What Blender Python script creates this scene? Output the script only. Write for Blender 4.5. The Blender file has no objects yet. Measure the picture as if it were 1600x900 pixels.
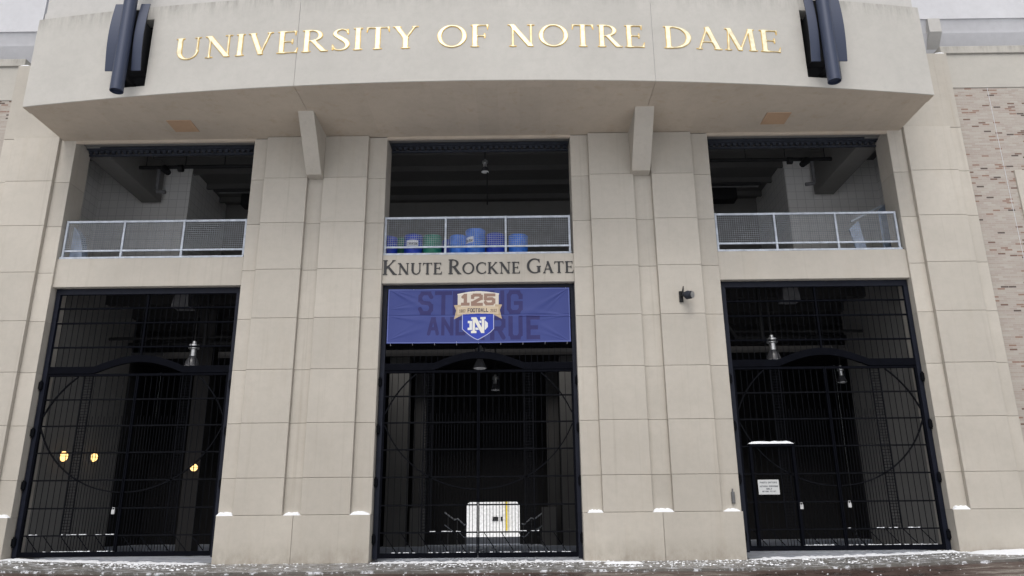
import bpy, math, random
import numpy as np
from mathutils import Matrix, Vector
from mathutils.geometry import tessellate_polygon
random.seed(7)
R = math.radians
scene = bpy.context.scene
col = scene.collection

# ------------------------------------------------------------------ camera
F_PX, PITCH, YAW, ROLL = 1199.24122, 0.29714, -0.00802, -0.00898
CAM = Vector((1.05756, -20.0, 0.91468))
cp, sp, cy, sy = math.cos(PITCH), math.sin(PITCH), math.cos(YAW), math.sin(YAW)
fw = Vector((sy*cp, cy*cp, sp)); rt = Vector((cy, -sy, 0)); up = rt.cross(fw)
r2 = rt*math.cos(ROLL) + up*math.sin(ROLL)
u2 = -rt*math.sin(ROLL) + up*math.cos(ROLL)
cd = bpy.data.cameras.new('camera'); cam = bpy.data.objects.new('camera', cd); col.objects.link(cam)
cd.sensor_width = 36; cd.lens = F_PX/1600*36; cd.clip_end = 5000; cd.clip_start = .1
m = Matrix((r2, u2, -fw)).transposed().to_4x4(); m.translation = CAM
cam.matrix_world = m
scene.camera = cam

# ------------------------------------------------------------------ sky and sun (overcast)
SUN_EL, SUN_AZ = R(56), R(188)      # azimuth measured clockwise from +Y
world = bpy.data.worlds.new('World'); scene.world = world; world.use_nodes = True
wn, wl = world.node_tree.nodes, world.node_tree.links
wn.clear()
sky = wn.new('ShaderNodeTexSky'); sky.sky_type = 'NISHITA'; sky.sun_disc = False
sky.sun_elevation = SUN_EL; sky.sun_rotation = SUN_AZ; sky.air_density = 1.0; sky.dust_density = 4.0
hs = wn.new('ShaderNodeHueSaturation'); hs.inputs['Saturation'].default_value = .35
bg = wn.new('ShaderNodeBackground'); bg.inputs['Strength'].default_value = .13
wo = wn.new('ShaderNodeOutputWorld')
wl.new(sky.outputs[0], hs.inputs['Color']); wl.new(hs.outputs[0], bg.inputs[0]); wl.new(bg.outputs[0], wo.inputs[0])
sd = bpy.data.lights.new('sun', 'SUN'); sun = bpy.data.objects.new('sun', sd); col.objects.link(sun)
sd.energy = .7; sd.angle = R(25); sd.color = (1, .97, .93)
sdir = Vector((math.sin(SUN_AZ)*math.cos(SUN_EL), math.cos(SUN_AZ)*math.cos(SUN_EL), math.sin(SUN_EL)))
sun.rotation_euler = sdir.to_track_quat('Z', 'Y').to_euler(); sun.location = (0, -30, 40)
scene.view_settings.view_transform = 'Standard'; scene.view_settings.look = 'None'
scene.view_settings.gamma = 1; scene.view_settings.exposure = 0.42
scene.view_settings.use_curve_mapping = False

# ------------------------------------------------------------------ helpers
class MB:
    def __init__(s): s.v = []; s.f = []; s.mi = []; s.cur = 0
    def face(s, *pts):
        n = len(s.v); s.v += [tuple(p) for p in pts]; s.f.append(tuple(range(n, n+len(pts)))); s.mi.append(s.cur); return s
    def add(s, vs, fs):
        n = len(s.v); s.v += [tuple(p) for p in vs]
        for f in fs: s.f.append(tuple(i+n for i in f)); s.mi.append(s.cur)
        return s
    def box(s, x0, x1, y0, y1, z0, z1):
        if x0 > x1: x0, x1 = x1, x0
        vs = [(x0,y0,z0),(x1,y0,z0),(x1,y1,z0),(x0,y1,z0),(x0,y0,z1),(x1,y0,z1),(x1,y1,z1),(x0,y1,z1)]
        return s.add(vs, [(0,3,2,1),(4,5,6,7),(0,1,5,4),(1,2,6,5),(2,3,7,6),(3,0,4,7)])
    def cbox(s, x0, x1, y0, y1, z0, z1, c=.008):
        # box whose front (-Y) face is chamfered
        if x0 > x1: x0, x1 = x1, x0
        vs = [(x0+c,y0,z0+c),(x1-c,y0,z0+c),(x1-c,y0,z1-c),(x0+c,y0,z1-c),
              (x0,y0+c,z0),(x1,y0+c,z0),(x1,y0+c,z1),(x0,y0+c,z1),
              (x0,y1,z0),(x1,y1,z0),(x1,y1,z1),(x0,y1,z1)]
        fs = [(0,1,2,3)]
        for a in (0,4):
            for k in range(4):
                b = (k+1) % 4; fs.append((a+k, a+4+k, a+4+b, a+b))
        fs.append((11,10,9,8))
        return s.add(vs, fs)
    def bar(s, p, q, w, h=None, upv=None):
        p, q = Vector(p), Vector(q); d = (q-p).normalized(); h = h or w
        u = Vector(upv) if upv else (Vector((0,0,1)) if abs(d.z) < .95 else Vector((0,1,0)))
        a = d.cross(u).normalized()*w/2; b = a.normalized().cross(d).normalized()*h/2
        vs = [p-a-b, p+a-b, p+a+b, p-a+b, q-a-b, q+a-b, q+a+b, q-a+b]
        return s.add(vs, [(0,3,2,1),(4,5,6,7),(0,1,5,4),(1,2,6,5),(2,3,7,6),(3,0,4,7)])
    def tube(s, pts, r, n=10, cap=True):
        pts = [Vector(p) for p in pts]; rings = []
        rr = r if isinstance(r, (list, tuple)) else [r]*len(pts)
        for i, p in enumerate(pts):
            d = (pts[min(i+1, len(pts)-1)] - pts[max(i-1, 0)]).normalized()
            u = Vector((0,0,1)) if abs(d.z) < .9 else Vector((0,1,0))
            a = d.cross(u).normalized(); b = d.cross(a).normalized()
            rings.append([p + (a*math.cos(2*math.pi*k/n) + b*math.sin(2*math.pi*k/n))*rr[i] for k in range(n)])
        vs = [v for g in rings for v in g]; fs = []
        for i in range(len(pts)-1):
            for k in range(n):
                fs.append((i*n+k, i*n+(k+1) % n, (i+1)*n+(k+1) % n, (i+1)*n+k))
        if cap: fs += [tuple(range(n-1, -1, -1)), tuple(range((len(pts)-1)*n, len(pts)*n))]
        return s.add(vs, fs)
    def lathe(s, prof, c=(0,0,0), n=24, tilt=None):
        vs = []; fs = []
        for (r, z) in prof:
            for k in range(n):
                a = 2*math.pi*k/n; v = Vector((r*math.cos(a), r*math.sin(a), z))
                if tilt: v = tilt @ v
                vs.append(v + Vector(c))
        for i in range(len(prof)-1):
            for k in range(n):
                fs.append((i*n+k, i*n+(k+1) % n, (i+1)*n+(k+1) % n, (i+1)*n+k))
        return s.add(vs, fs)
    def build(s, name, mats, parent=None, smooth=False, recalc=True):
        me = bpy.data.meshes.new(name); me.from_pydata(s.v, [], s.f)
        if not isinstance(mats, (list, tuple)): mats = [mats]
        for mt in mats: me.materials.append(mt)
        if len(mats) > 1: me.polygons.foreach_set('material_index', s.mi)
        if smooth:
            me.polygons.foreach_set('use_smooth', [True]*len(me.polygons))
        me.update()
        o = bpy.data.objects.new(name, me); col.objects.link(o)
        if smooth:
            import bmesh
            b = bmesh.new(); b.from_mesh(me); bmesh.ops.remove_doubles(b, verts=b.verts, dist=1e-5)
            bmesh.ops.recalc_face_normals(b, faces=b.faces)
            for e in b.edges:
                if len(e.link_faces) == 2 and e.calc_face_angle(0) > R(35): e.smooth = False
            b.to_mesh(me); b.free()
        if parent is not None:
            o.parent = parent
            if parent_off(parent) is not None: o.matrix_parent_inverse = Matrix.Translation(parent.location).inverted()
        return o
def parent_off(p): return p.location if p.location.length > 0 else None

def tag(o, label=None, cat=None, group=None, kind=None):
    if label: o['label'] = label
    if cat: o['category'] = cat
    if group: o['group'] = group
    if kind: o['kind'] = kind
    return o
def empty(name, loc=(0,0,0), label=None, cat=None, group=None, parent=None):
    o = bpy.data.objects.new(name, None); col.objects.link(o); o.location = loc
    if parent is not None: o.parent = parent
    return tag(o, label, cat, group)

# ------------------------------------------------------------------ materials
def mat(name, color=(.5,.5,.5), rough=.8, metal=0., spec=.5):
    mt = bpy.data.materials.new(name); mt.use_nodes = True
    b = mt.node_tree.nodes['Principled BSDF']
    b.inputs['Base Color'].default_value = (*color, 1); b.inputs['Roughness'].default_value = rough
    b.inputs['Metallic'].default_value = metal; b.inputs['Specular IOR Level'].default_value = spec
    return mt
class N:
    def __init__(s, mt): s.nt = mt.node_tree; s.b = s.nt.nodes['Principled BSDF']
    def n(s, t, **kw):
        o = s.nt.nodes.new(t)
        for k, v in kw.items():
            if k in o.inputs: o.inputs[k].default_value = v
            else: setattr(o, k, v)
        return o
    def l(s, a, b): s.nt.links.new(a, b)
    def geo(s): return s.n('ShaderNodeNewGeometry')
    def noise(s, vec, scale, detail=4, rough=.6, dist=0.):
        o = s.n('ShaderNodeTexNoise'); o.inputs['Scale'].default_value = scale; o.inputs['Detail'].default_value = detail
        o.inputs['Roughness'].default_value = rough; o.inputs['Distortion'].default_value = dist
        s.l(vec, o.inputs['Vector']); return o.outputs['Fac']
    def scale(s, vec, sx, sy_, sz):
        o = s.n('ShaderNodeMapping'); o.inputs['Scale'].default_value = (sx, sy_, sz); s.l(vec, o.inputs['Vector']); return o.outputs[0]
    def ramp(s, fac, stops, interp='LINEAR'):
        o = s.n('ShaderNodeValToRGB'); cr = o.color_ramp; cr.interpolation = interp
        while len(cr.elements) < len(stops): cr.elements.new(.5)
        for e, (p, c) in zip(cr.elements, stops):
            e.position = p; e.color = (*c, 1) if isinstance(c, tuple) else (c, c, c, 1)
        s.l(fac, o.inputs[0]); return o.outputs[0]
    def mix(s, fac, a, b, mode='MIX'):
        o = s.n('ShaderNodeMix', data_type='RGBA', blend_type=mode)
        for sock, v in ((o.inputs[0], fac), (o.inputs[6], a), (o.inputs[7], b)):
            if isinstance(v, tuple): sock.default_value = (*v, 1)
            elif isinstance(v, (int, float)): sock.default_value = v
            else: s.l(v, sock)
        return o.outputs[2]
    def math(s, op, a, b=0., clamp=False):
        o = s.n('ShaderNodeMath', operation=op); o.use_clamp = clamp
        for i, v in enumerate((a, b)):
            if isinstance(v, (int, float)): o.inputs[i].default_value = v
            else: s.l(v, o.inputs[i])
        return o.outputs[0]
    def bump(s, h, strength=.3, dist=.01):
        o = s.n('ShaderNodeBump'); o.inputs['Strength'].default_value = strength; o.inputs['Distance'].default_value = dist
        s.l(h, o.inputs['Height']); s.l(o.outputs[0], s.b.inputs['Normal'])

def stone_mat(name, base, warm=.35, topstain=None, isl=.07, dark=1.):
    mt = mat(name, base, .88, spec=.25); n = N(mt); g = n.geo(); P = g.outputs['Position']
    big = n.noise(P, .55, 5, .6); col_ = n.mix(n.ramp(big, [(.3, 0.), (.72, 1.)]), tuple(c*.93 for c in base), tuple(min(c*1.06, .8) for c in base))
    st = n.noise(n.scale(P, 2.2, 2.2, .22), 1.4, 5, .65)               # vertical rain streaks
    col_ = n.mix(n.ramp(st, [(.55, 0.), (.8, .32*warm*2)]), col_, (base[0]*.80, base[1]*.70, base[2]*.58))
    cl = n.noise(P, 5, 4, .7)                                            # cloudy casting marks
    col_ = n.mix(n.ramp(cl, [(.42, 0.), (.75, .26)]), col_, tuple(c*.74 for c in base))
    pit = n.noise(P, 38, 3, .7)
    col_ = n.mix(n.ramp(pit, [(.60, 0.), (.78, .35)]), col_, tuple(c*.72 for c in base))
    fine = n.noise(P, 160, 2, .6)
    col_ = n.mix(n.ramp(fine, [(.3, 0.), (.7, 1.)]), n.mix(1., col_, (.955, .955, .955), 'MULTIPLY'), n.mix(1., col_, (1.04, 1.04, 1.04), 'MULTIPLY'))
    rp = n.math('MULTIPLY_ADD', g.outputs['Random Per Island'], isl*2)   # per cast panel tone
    rp.node.inputs[2].default_value = 1-isl
    cb = n.n('ShaderNodeCombineXYZ')
    for i in range(3): n.l(rp, cb.inputs[i])
    col_ = n.mix(1., col_, cb.outputs[0], 'MULTIPLY')
    if name == 'cast_stone':
        sx = n.n('ShaderNodeSeparateXYZ'); n.l(P, sx.inputs[0])
        low = n.math('SUBTRACT', 1., n.math('DIVIDE', sx.outputs[2], .55), True)
        gr = n.noise(n.scale(P, 1, 1, .6), 3.1, 6, .75)
        col_ = n.mix(n.math('MULTIPLY', n.math('MULTIPLY', low, n.ramp(gr, [(.35, 0.), (.65, 1.)])), .55), col_, (.20, .17, .13))
        dr = n.noise(n.scale(P, 5, 5, .10), 1.3, 4, .7)
        col_ = n.mix(n.ramp(dr, [(.57, 0.), (.74, .26)]), col_, (.27, .235, .19))
    if topstain:
        z0, z1 = topstain
        sx = n.n('ShaderNodeSeparateXYZ'); n.l(P, sx.inputs[0])
        gz = n.math('DIVIDE', n.math('SUBTRACT', sx.outputs[2], z0), z1-z0, True)
        sn = n.noise(n.scale(P, 3.2, 3.2, .5), 1.6, 6, .75)
        msk = n.math('MULTIPLY', n.math('POWER', gz, 1.6), n.ramp(sn, [(.42, 0.), (.72, 1.)]))
        col_ = n.mix(n.math('MULTIPLY', msk, .62), col_, (.13, .125, .11))
    n.l(col_, n.b.inputs['Base Color'])
    n.bump(n.math('ADD', n.math('MULTIPLY', fine, .5), n.math('MULTIPLY', cl, 1.0)), .18, .006)
    return mt

STONE = (.464, .431, .379)
M = {}
M['stone'] = stone_mat('cast_stone', STONE)
M['fascia'] = stone_mat('cast_stone_fascia', (.462, .445, .411), .08, topstain=(13.75, 14.45), isl=.015)
M['upper'] = stone_mat('cast_stone_upper', (.48, .467, .445), .06, isl=.01)
M['soffit'] = stone_mat('soffit_plaster', (.475, .41, .335), .9, isl=.03)
M['band'] = stone_mat('cast_stone_band', (.44, .42, .38), .2, topstain=(14.2, 14.62), isl=.03)
M['pale'] = stone_mat('pale_concrete', (.56, .56, .58), .05, isl=.02)
M['joint'] = mat('joint_sealant', (.29, .265, .225), .9)
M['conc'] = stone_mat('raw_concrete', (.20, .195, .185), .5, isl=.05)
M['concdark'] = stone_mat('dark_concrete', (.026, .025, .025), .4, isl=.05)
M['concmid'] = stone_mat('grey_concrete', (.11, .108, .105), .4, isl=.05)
M['black'] = mat('dark_paint', (.012, .012, .014), .8)
M['patch'] = stone_mat('tan_panel', (.46, .31, .20), .3, isl=.0)

def metal_paint(name, c, rough=.45, metal=0., bumpy=.1, spec=.5):
    mt = mat(name, c, rough, metal); n = N(mt); P = n.geo().outputs['Position']
    a = n.noise(P, 6, 4, .6)
    n.l(n.mix(n.ramp(a, [(.35, 0.), (.7, 1.)]), tuple(x*.8 for x in c), tuple(min(x*1.2, .95) for x in c)), n.b.inputs['Base Color'])
    n.l(n.ramp(n.noise(P, 22, 3), [(.3, rough*.8), (.7, min(rough*1.25, 1))]), n.b.inputs['Roughness']); n.b.inputs['Specular IOR Level'].default_value = spec
    n.bump(n.noise(P, 60, 2), bumpy, .002); return mt
M['gate'] = metal_paint('gate_paint', (.007, .009, .018), .5, spec=.2)
M['leaf'] = metal_paint('gate_leaf_paint', (.003, .0035, .006), .7, spec=.04)  # copy of the frame paint, darkened to stand in for its weaker reflection
M['gatebar'] = metal_paint('gate_bar_paint', (.0035, .004, .006), .75, spec=.08)
M['sconce'] = mat('slate_blue_metal', (.034, .044, .078), .42, .2)
M['guide'] = metal_paint('guide_steel', (.03, .034, .045), .6, spec=.2)
M['galv'] = metal_paint('galvanised_steel', (.44, .48, .54), .5, .2, .2)
M['mesh'] = metal_paint('galvanised_mesh', (.40, .42, .45), .55, .2)
M['pipe'] = metal_paint('pipe_black', (.012, .012, .013), .6, spec=.25)
M['pipegrey'] = metal_paint('pipe_grey', (.12, .12, .125), .5)
M['alu'] = metal_paint('spun_aluminium', (.62, .62, .62), .35, .8)
M['lens'] = mat('lamp_glass', (.06, .06, .065), .25)
M['letterblack'] = mat('letter_black', (.012, .012, .014), .4)
M['gold'] = metal_paint('gold_leaf_lit', (.93, .84, .58), .35, .25)  # pale tone puts the sky's reflection on the letter faces into the colour
M['goldrim'] = metal_paint('gold_leaf_shaded_rim', (.70, .46, .12), .45, .35)  # same gold, deeper: the darker sides of the cut letters as colour
M['white'] = metal_paint('white_enamel', (.88, .88, .87), .5)
M['yellow'] = metal_paint('yellow_paint', (.75, .58, .05), .5)
M['bluepl'] = metal_paint('blue_plastic', (.010, .045, .42), .5)
M['bluelight'] = metal_paint('light_blue_plastic', (.03, .17, .66), .45)
M['green'] = metal_paint('green_plastic', (.01, .19, .12), .45)
M['paleblue'] = metal_paint('pale_blue_panel', (.36, .43, .56), .5)

mt = mat('snow', (.83, .85, .88), .6, spec=.3); n = N(mt); P = n.geo().outputs['Position']
n.b.inputs['Subsurface Weight'].default_value = .0
n.l(n.mix(n.noise(P, 9, 4, .7), (.74, .77, .82), (.88, .89, .90)), n.b.inputs['Base Color']); n.bump(n.noise(P, 45, 4, .7), .5, .01); M['snow'] = mt

# buff brick with scattered red and charcoal units
mt = mat('buff_brick', (.4, .36, .32), .9, spec=.2); n = N(mt); P = n.geo().outputs['Position']
sx = n.n('ShaderNodeSeparateXYZ'); n.l(P, sx.inputs[0]); cb = n.n('ShaderNodeCombineXYZ')
n.l(sx.outputs[0], cb.inputs[0]); n.l(sx.outputs[2], cb.inputs[1])
bt = n.n('ShaderNodeTexBrick'); n.l(cb.outputs[0], bt.inputs['Vector'])
bt.inputs['Color1'].default_value = (0,0,0,1); bt.inputs['Color2'].default_value = (1,1,1,1); bt.inputs['Mortar'].default_value = (.5,.5,.5,1)
bt.inputs['Scale'].default_value = 1; bt.inputs['Brick Width'].default_value = .215; bt.inputs['Row Height'].default_value = .057
bt.inputs['Mortar Size'].default_value = .0055; bt.inputs['Mortar Smooth'].default_value = .3
c = n.ramp(bt.outputs['Color'], [(0, (.050, .038, .036)), (.022, (.13, .075, .06)), (.065, (.24, .15, .115)), (.13, (.35, .31, .275)), (.40, (.385, .355, .315)), (.70, (.37, .335, .30)), (.88, (.41, .385, .345))], 'CONSTANT')
c = n.mix(n.math('MULTIPLY', n.noise(P, 30, 3, .7), .35), c, (.36, .29, .25))
c = n.mix(bt.outputs['Fac'], c, (.40, .37, .335)); n.l(c, n.b.inputs['Base Color'])
n.bump(n.math('SUBTRACT', 1., bt.outputs['Fac']), .5, .008); M['brick'] = mt

# painted concrete block
mt = mat('painted_block', (.3, .3, .3), .75, spec=.3); n = N(mt); P = n.geo().outputs['Position']
sx = n.n('ShaderNodeSeparateXYZ'); n.l(P, sx.inputs[0]); cb = n.n('ShaderNodeCombineXYZ')
n.l(n.math('ADD', sx.outputs[0], sx.outputs[1]), cb.inputs[0]); n.l(sx.outputs[2], cb.inputs[1])
bt = n.n('ShaderNodeTexBrick'); n.l(cb.outputs[0], bt.inputs['Vector']); bt.offset = 0.
bt.inputs['Color1'].default_value = (.76,.75,.73,1); bt.inputs['Color2'].default_value = (.80,.79,.77,1); bt.inputs['Mortar'].default_value = (.56,.55,.535,1)
bt.inputs['Scale'].default_value = 1; bt.inputs['Brick Width'].default_value = .30; bt.inputs['Row Height'].default_value = .30
bt.inputs['Mortar Size'].default_value = .008
n.l(bt.outputs['Color'], n.b.inputs['Base Color']); n.bump(n.math('SUBTRACT', 1., bt.outputs['Fac']), .5, .006); M['block'] = mt

# wet pavement dusted with snow
def pave(name, base, wet, snowamt, jx=1.5, warm=None):
    mt = mat(name, base, .6); n = N(mt); P = n.geo().outputs['Position']
    a = n.noise(P, 1.3, 6, .7); b = n.noise(P, 14, 5, .7)
    c = n.mix(n.ramp(a, [(.35, 0.), (.65, 1.)]), tuple(x*.6 for x in base), base)
    c = n.mix(n.ramp(b, [(.4, 0.), (.7, .5)]), c, tuple(x*.5 for x in base))
    sn = n.noise(n.scale(P, 1, 2.2, 1), 3.4, 8, .82)
    m_ = n.ramp(sn, [(snowamt, 0.), (snowamt+.05, 1.)])
    c = n.mix(m_, c, (.72, .74, .78)); n.l(c, n.b.inputs['Base Color'])
    r = n.ramp(a, [(.38, wet), (.6, .75)]); n.l(n.mix(m_, r, (.8, .8, .8)), n.b.inputs['Roughness'])
    n.bump(n.math('ADD', b, n.math('MULTIPLY', m_, 2.)), .35, .012); return mt
M['walk'] = pave('wet_concrete', (.17, .16, .145), .22, .53)
M['road'] = pave('wet_brick_paving', (.085, .055, .045), .10, .70)
M['floor'] = pave('concourse_floor', (.66, .71, .82), .7, .50)

# ------------------------------------------------------------------ lettering: signed-distance glyphs traced to outlines
def seg_sdf(X, Y, x0, y0, x1, y1, w0, w1=None):
    """flat-ended tapering stroke"""
    w1 = w0 if w1 is None else w1
    dx, dy = x1-x0, y1-y0; L = math.hypot(dx, dy)
    t = ((X-x0)*dx + (Y-y0)*dy)/L; nn = np.abs((X-x0)*(-dy) + (Y-y0)*dx)/L
    tt = np.clip(t/L, 0, 1); hw = (w0*(1-tt) + w1*tt)/2
    return np.maximum(nn-hw, np.maximum(-t, t-L))
def ell(X, Y, cx, cy_, rx, ry):
    return (np.sqrt(((X-cx)/rx)**2 + ((Y-cy_)/ry)**2)-1)*min(rx, ry)
def smin(a, b, k=.045):
    h = np.clip(.5+.5*(b-a)/k, 0, 1); return b*(1-h)+a*h - k*h*(1-h)
def U_(*a):
    o = a[0]
    for b in a[1:]: o = smin(o, b)
    return o
TK, TN = .145, .05
def sf(X, Y, x, y, hw): return np.maximum(np.abs(X-x)-hw, np.abs(Y-y)-.017) if False else seg_sdf(X, Y, x-hw, y, x+hw, y, .034)
def chain(X, Y, pts, ws):
    o = None
    for i in range(len(pts)-1):
        (x0, y0), (x1, y1) = pts[i], pts[i+1]; dx, dy = x1-x0, y1-y0; L2 = dx*dx+dy*dy
        t = np.clip(((X-x0)*dx+(Y-y0)*dy)/L2, 0, 1)
        d = np.hypot(X-x0-t*dx, Y-y0-t*dy) - (ws[i]*(1-t)+ws[i+1]*t)/2
        o = d if o is None else np.minimum(o, d)
    return o
def spine(keys, n=8):
    pts, ws = [], []
    K = [keys[0]]+keys+[keys[-1]]
    for i in range(1, len(K)-2):
        for j in range(n):
            t = j/n; q = []
            for c_ in range(3):
                a, b, c, d = K[i-1][c_], K[i][c_], K[i+1][c_], K[i+2][c_]
                q.append(.5*(2*b+(c-a)*t+(2*a-5*b+4*c-d)*t*t+(3*b-a-3*c+d)*t**3))
            pts.append((q[0], q[1])); ws.append(max(q[2], .02))
    pts.append(keys[-1][:2]); ws.append(keys[-1][2]); return pts, ws
lo, hi = .017, .983
def g_I(X, Y, x=.14): return U_(seg_sdf(X,Y,x,0,x,1,TK), sf(X,Y,x,lo,.13), sf(X,Y,x,hi,.13))
def g_E(X, Y):
    s = g_I(X, Y, .15)
    return U_(s, seg_sdf(X,Y,.15,hi,.56,hi,.036), seg_sdf(X,Y,.15,lo,.60,lo,.036), seg_sdf(X,Y,.15,.52,.47,.52,.036),
              seg_sdf(X,Y,.55,.80,.545,1,.015,.055), seg_sdf(X,Y,.63,.22,.585,0,.015,.07), seg_sdf(X,Y,.465,.41,.465,.63,.035,.035))
def g_F(X, Y):
    s = g_I(X, Y, .15)
    return U_(s, seg_sdf(X,Y,.15,hi,.55,hi,.036), seg_sdf(X,Y,.15,.50,.46,.50,.036),
              seg_sdf(X,Y,.545,.78,.54,1,.015,.06), seg_sdf(X,Y,.455,.39,.455,.61,.035,.035))
def g_T(X, Y):
    return U_(seg_sdf(X,Y,.36,0,.36,1,TK), sf(X,Y,.36,lo,.13), seg_sdf(X,Y,.05,hi,.67,hi,.036), seg_sdf(X,Y,.03,.78,.06,1,.015,.06), seg_sdf(X,Y,.69,.78,.66,1,.015,.06))
def g_N(X, Y):
    d = np.maximum(seg_sdf(X,Y,.10,1.06,.76,-.06,.155), np.abs(Y-.5)-.5)
    return U_(seg_sdf(X,Y,.17,0,.17,1,TN), seg_sdf(X,Y,.74,0,.74,1,TN), d, sf(X,Y,.17,lo,.11), sf(X,Y,.11,hi,.10), sf(X,Y,.74,hi,.11))
def g_U(X, Y):
    bowl = np.maximum(np.maximum(ell(X,Y,.42,.37,.33,.385), -ell(X,Y,.455,.38,.225,.335)), Y-.38)
    return U_(seg_sdf(X,Y,.16,.36,.16,1,TK), seg_sdf(X,Y,.71,.36,.71,1,TN), bowl, sf(X,Y,.16,hi,.13), sf(X,Y,.71,hi,.10))
def g_V(X, Y):
    a = np.maximum(seg_sdf(X,Y,.12,1.05,.42,-.03,.145), np.abs(Y-.5)-.5)
    b = np.maximum(seg_sdf(X,Y,.40,-.03,.68,1.05,TN), np.abs(Y-.5)-.5)
    return U_(a, b, sf(X,Y,.13,hi,.12), sf(X,Y,.67,hi,.09))
def g_Y(X, Y):
    a = np.maximum(seg_sdf(X,Y,.08,1.05,.39,.42,.135), Y-1); b = np.maximum(seg_sdf(X,Y,.37,.42,.66,1.05,TN), Y-1)
    return U_(a, b, seg_sdf(X,Y,.37,0,.37,.50,TK), sf(X,Y,.37,lo,.13), sf(X,Y,.11,hi,.12), sf(X,Y,.65,hi,.09))
def g_O(X, Y):
    return np.maximum(ell(X,Y,.48,.5,.46,.515), -ell(X,Y,.48,.5,.325,.452))
def g_D(X, Y):
    bowl = np.maximum(np.maximum(ell(X,Y,.33,.5,.51,.5), -ell(X,Y,.29,.5,.40,.45)), .22-X)
    return U_(g_I(X, Y, .15), bowl)
def g_R(X, Y):
    bowl = np.maximum(np.maximum(ell(X,Y,.30,.74,.32,.262), -ell(X,Y,.27,.74,.22,.225)), .2-X)
    leg = np.maximum(seg_sdf(X,Y,.33,.52,.70,-.05,.125,.15), -Y)
    return U_(g_I(X, Y, .15), bowl, leg, sf(X,Y,.70,lo,.09))
def g_A(X, Y):
    a = np.maximum(seg_sdf(X,Y,.12,-.05,.41,1.02,TN), -Y); b = np.maximum(seg_sdf(X,Y,.39,1.03,.71,-.05,.145), -Y)
    return U_(a, b, seg_sdf(X,Y,.22,.34,.58,.34,.036), sf(X,Y,.13,lo,.09), sf(X,Y,.70,lo,.12))
def g_M(X, Y):
    a = seg_sdf(X,Y,.13,0,.17,1,TN); b = np.maximum(seg_sdf(X,Y,.16,1.04,.50,-.04,.13), np.abs(Y-.5)-.5)
    c = np.maximum(seg_sdf(X,Y,.48,-.04,.82,1.04,TN), np.abs(Y-.5)-.5); d = seg_sdf(X,Y,.89,0,.84,1,TK)
    return U_(a, b, c, d, sf(X,Y,.13,lo,.10), sf(X,Y,.14,hi,.08), sf(X,Y,.89,lo,.13), sf(X,Y,.87,hi,.09))
def g_K(X, Y):
    a = np.maximum(seg_sdf(X,Y,.22,.42,.66,1.02,TN), Y-1); b = np.maximum(seg_sdf(X,Y,.28,.60,.74,-.05,.125,.145), -Y)
    return U_(g_I(X, Y, .15), a, b, sf(X,Y,.64,hi,.09), sf(X,Y,.73,lo,.11))
def g_C(X, Y):
    r = np.maximum(np.maximum(ell(X,Y,.48,.5,.45,.515), -ell(X,Y,.51,.5,.345,.455)), X-.76)
    return U_(r, seg_sdf(X,Y,.755,.72,.755,.96,.02,.045), seg_sdf(X,Y,.76,.10,.80,.22,.03,.02))
def g_G(X, Y):
    r = np.maximum(np.maximum(ell(X,Y,.48,.5,.45,.515), -ell(X,Y,.51,.5,.345,.455)), X-.76)
    return U_(r, seg_sdf(X,Y,.755,.72,.755,.96,.02,.045), seg_sdf(X,Y,.73,.06,.73,.46,TK), sf(X,Y,.73,.46,.12))
def g_S(X, Y):
    pts, ws = spine([(.50,.80,.03),(.44,.93,.045),(.30,.975,.05),(.16,.90,.09),(.13,.74,.13),(.28,.58,.155),(.44,.42,.155),(.50,.24,.13),(.43,.08,.08),(.28,.022,.045),(.15,.06,.04),(.07,.22,.03)])
    return U_(chain(X, Y, pts, ws), seg_sdf(X,Y,.51,.74,.50,.97,.02,.035), seg_sdf(X,Y,.06,.28,.07,.03,.02,.035))
GL = {'U': (g_U,.84), 'N': (g_N,.88), 'I': (g_I,.28), 'V': (g_V,.80), 'E': (g_E,.66), 'R': (g_R,.78), 'S': (g_S,.58), 'T': (g_T,.72),
      'Y': (g_Y,.75), 'O': (g_O,.96), 'F': (g_F,.60), 'D': (g_D,.86), 'A': (g_A,.80), 'M': (g_M,1.02), 'K': (g_K,.82), 'C': (g_C,.84), 'G': (g_G,.88)}

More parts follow.
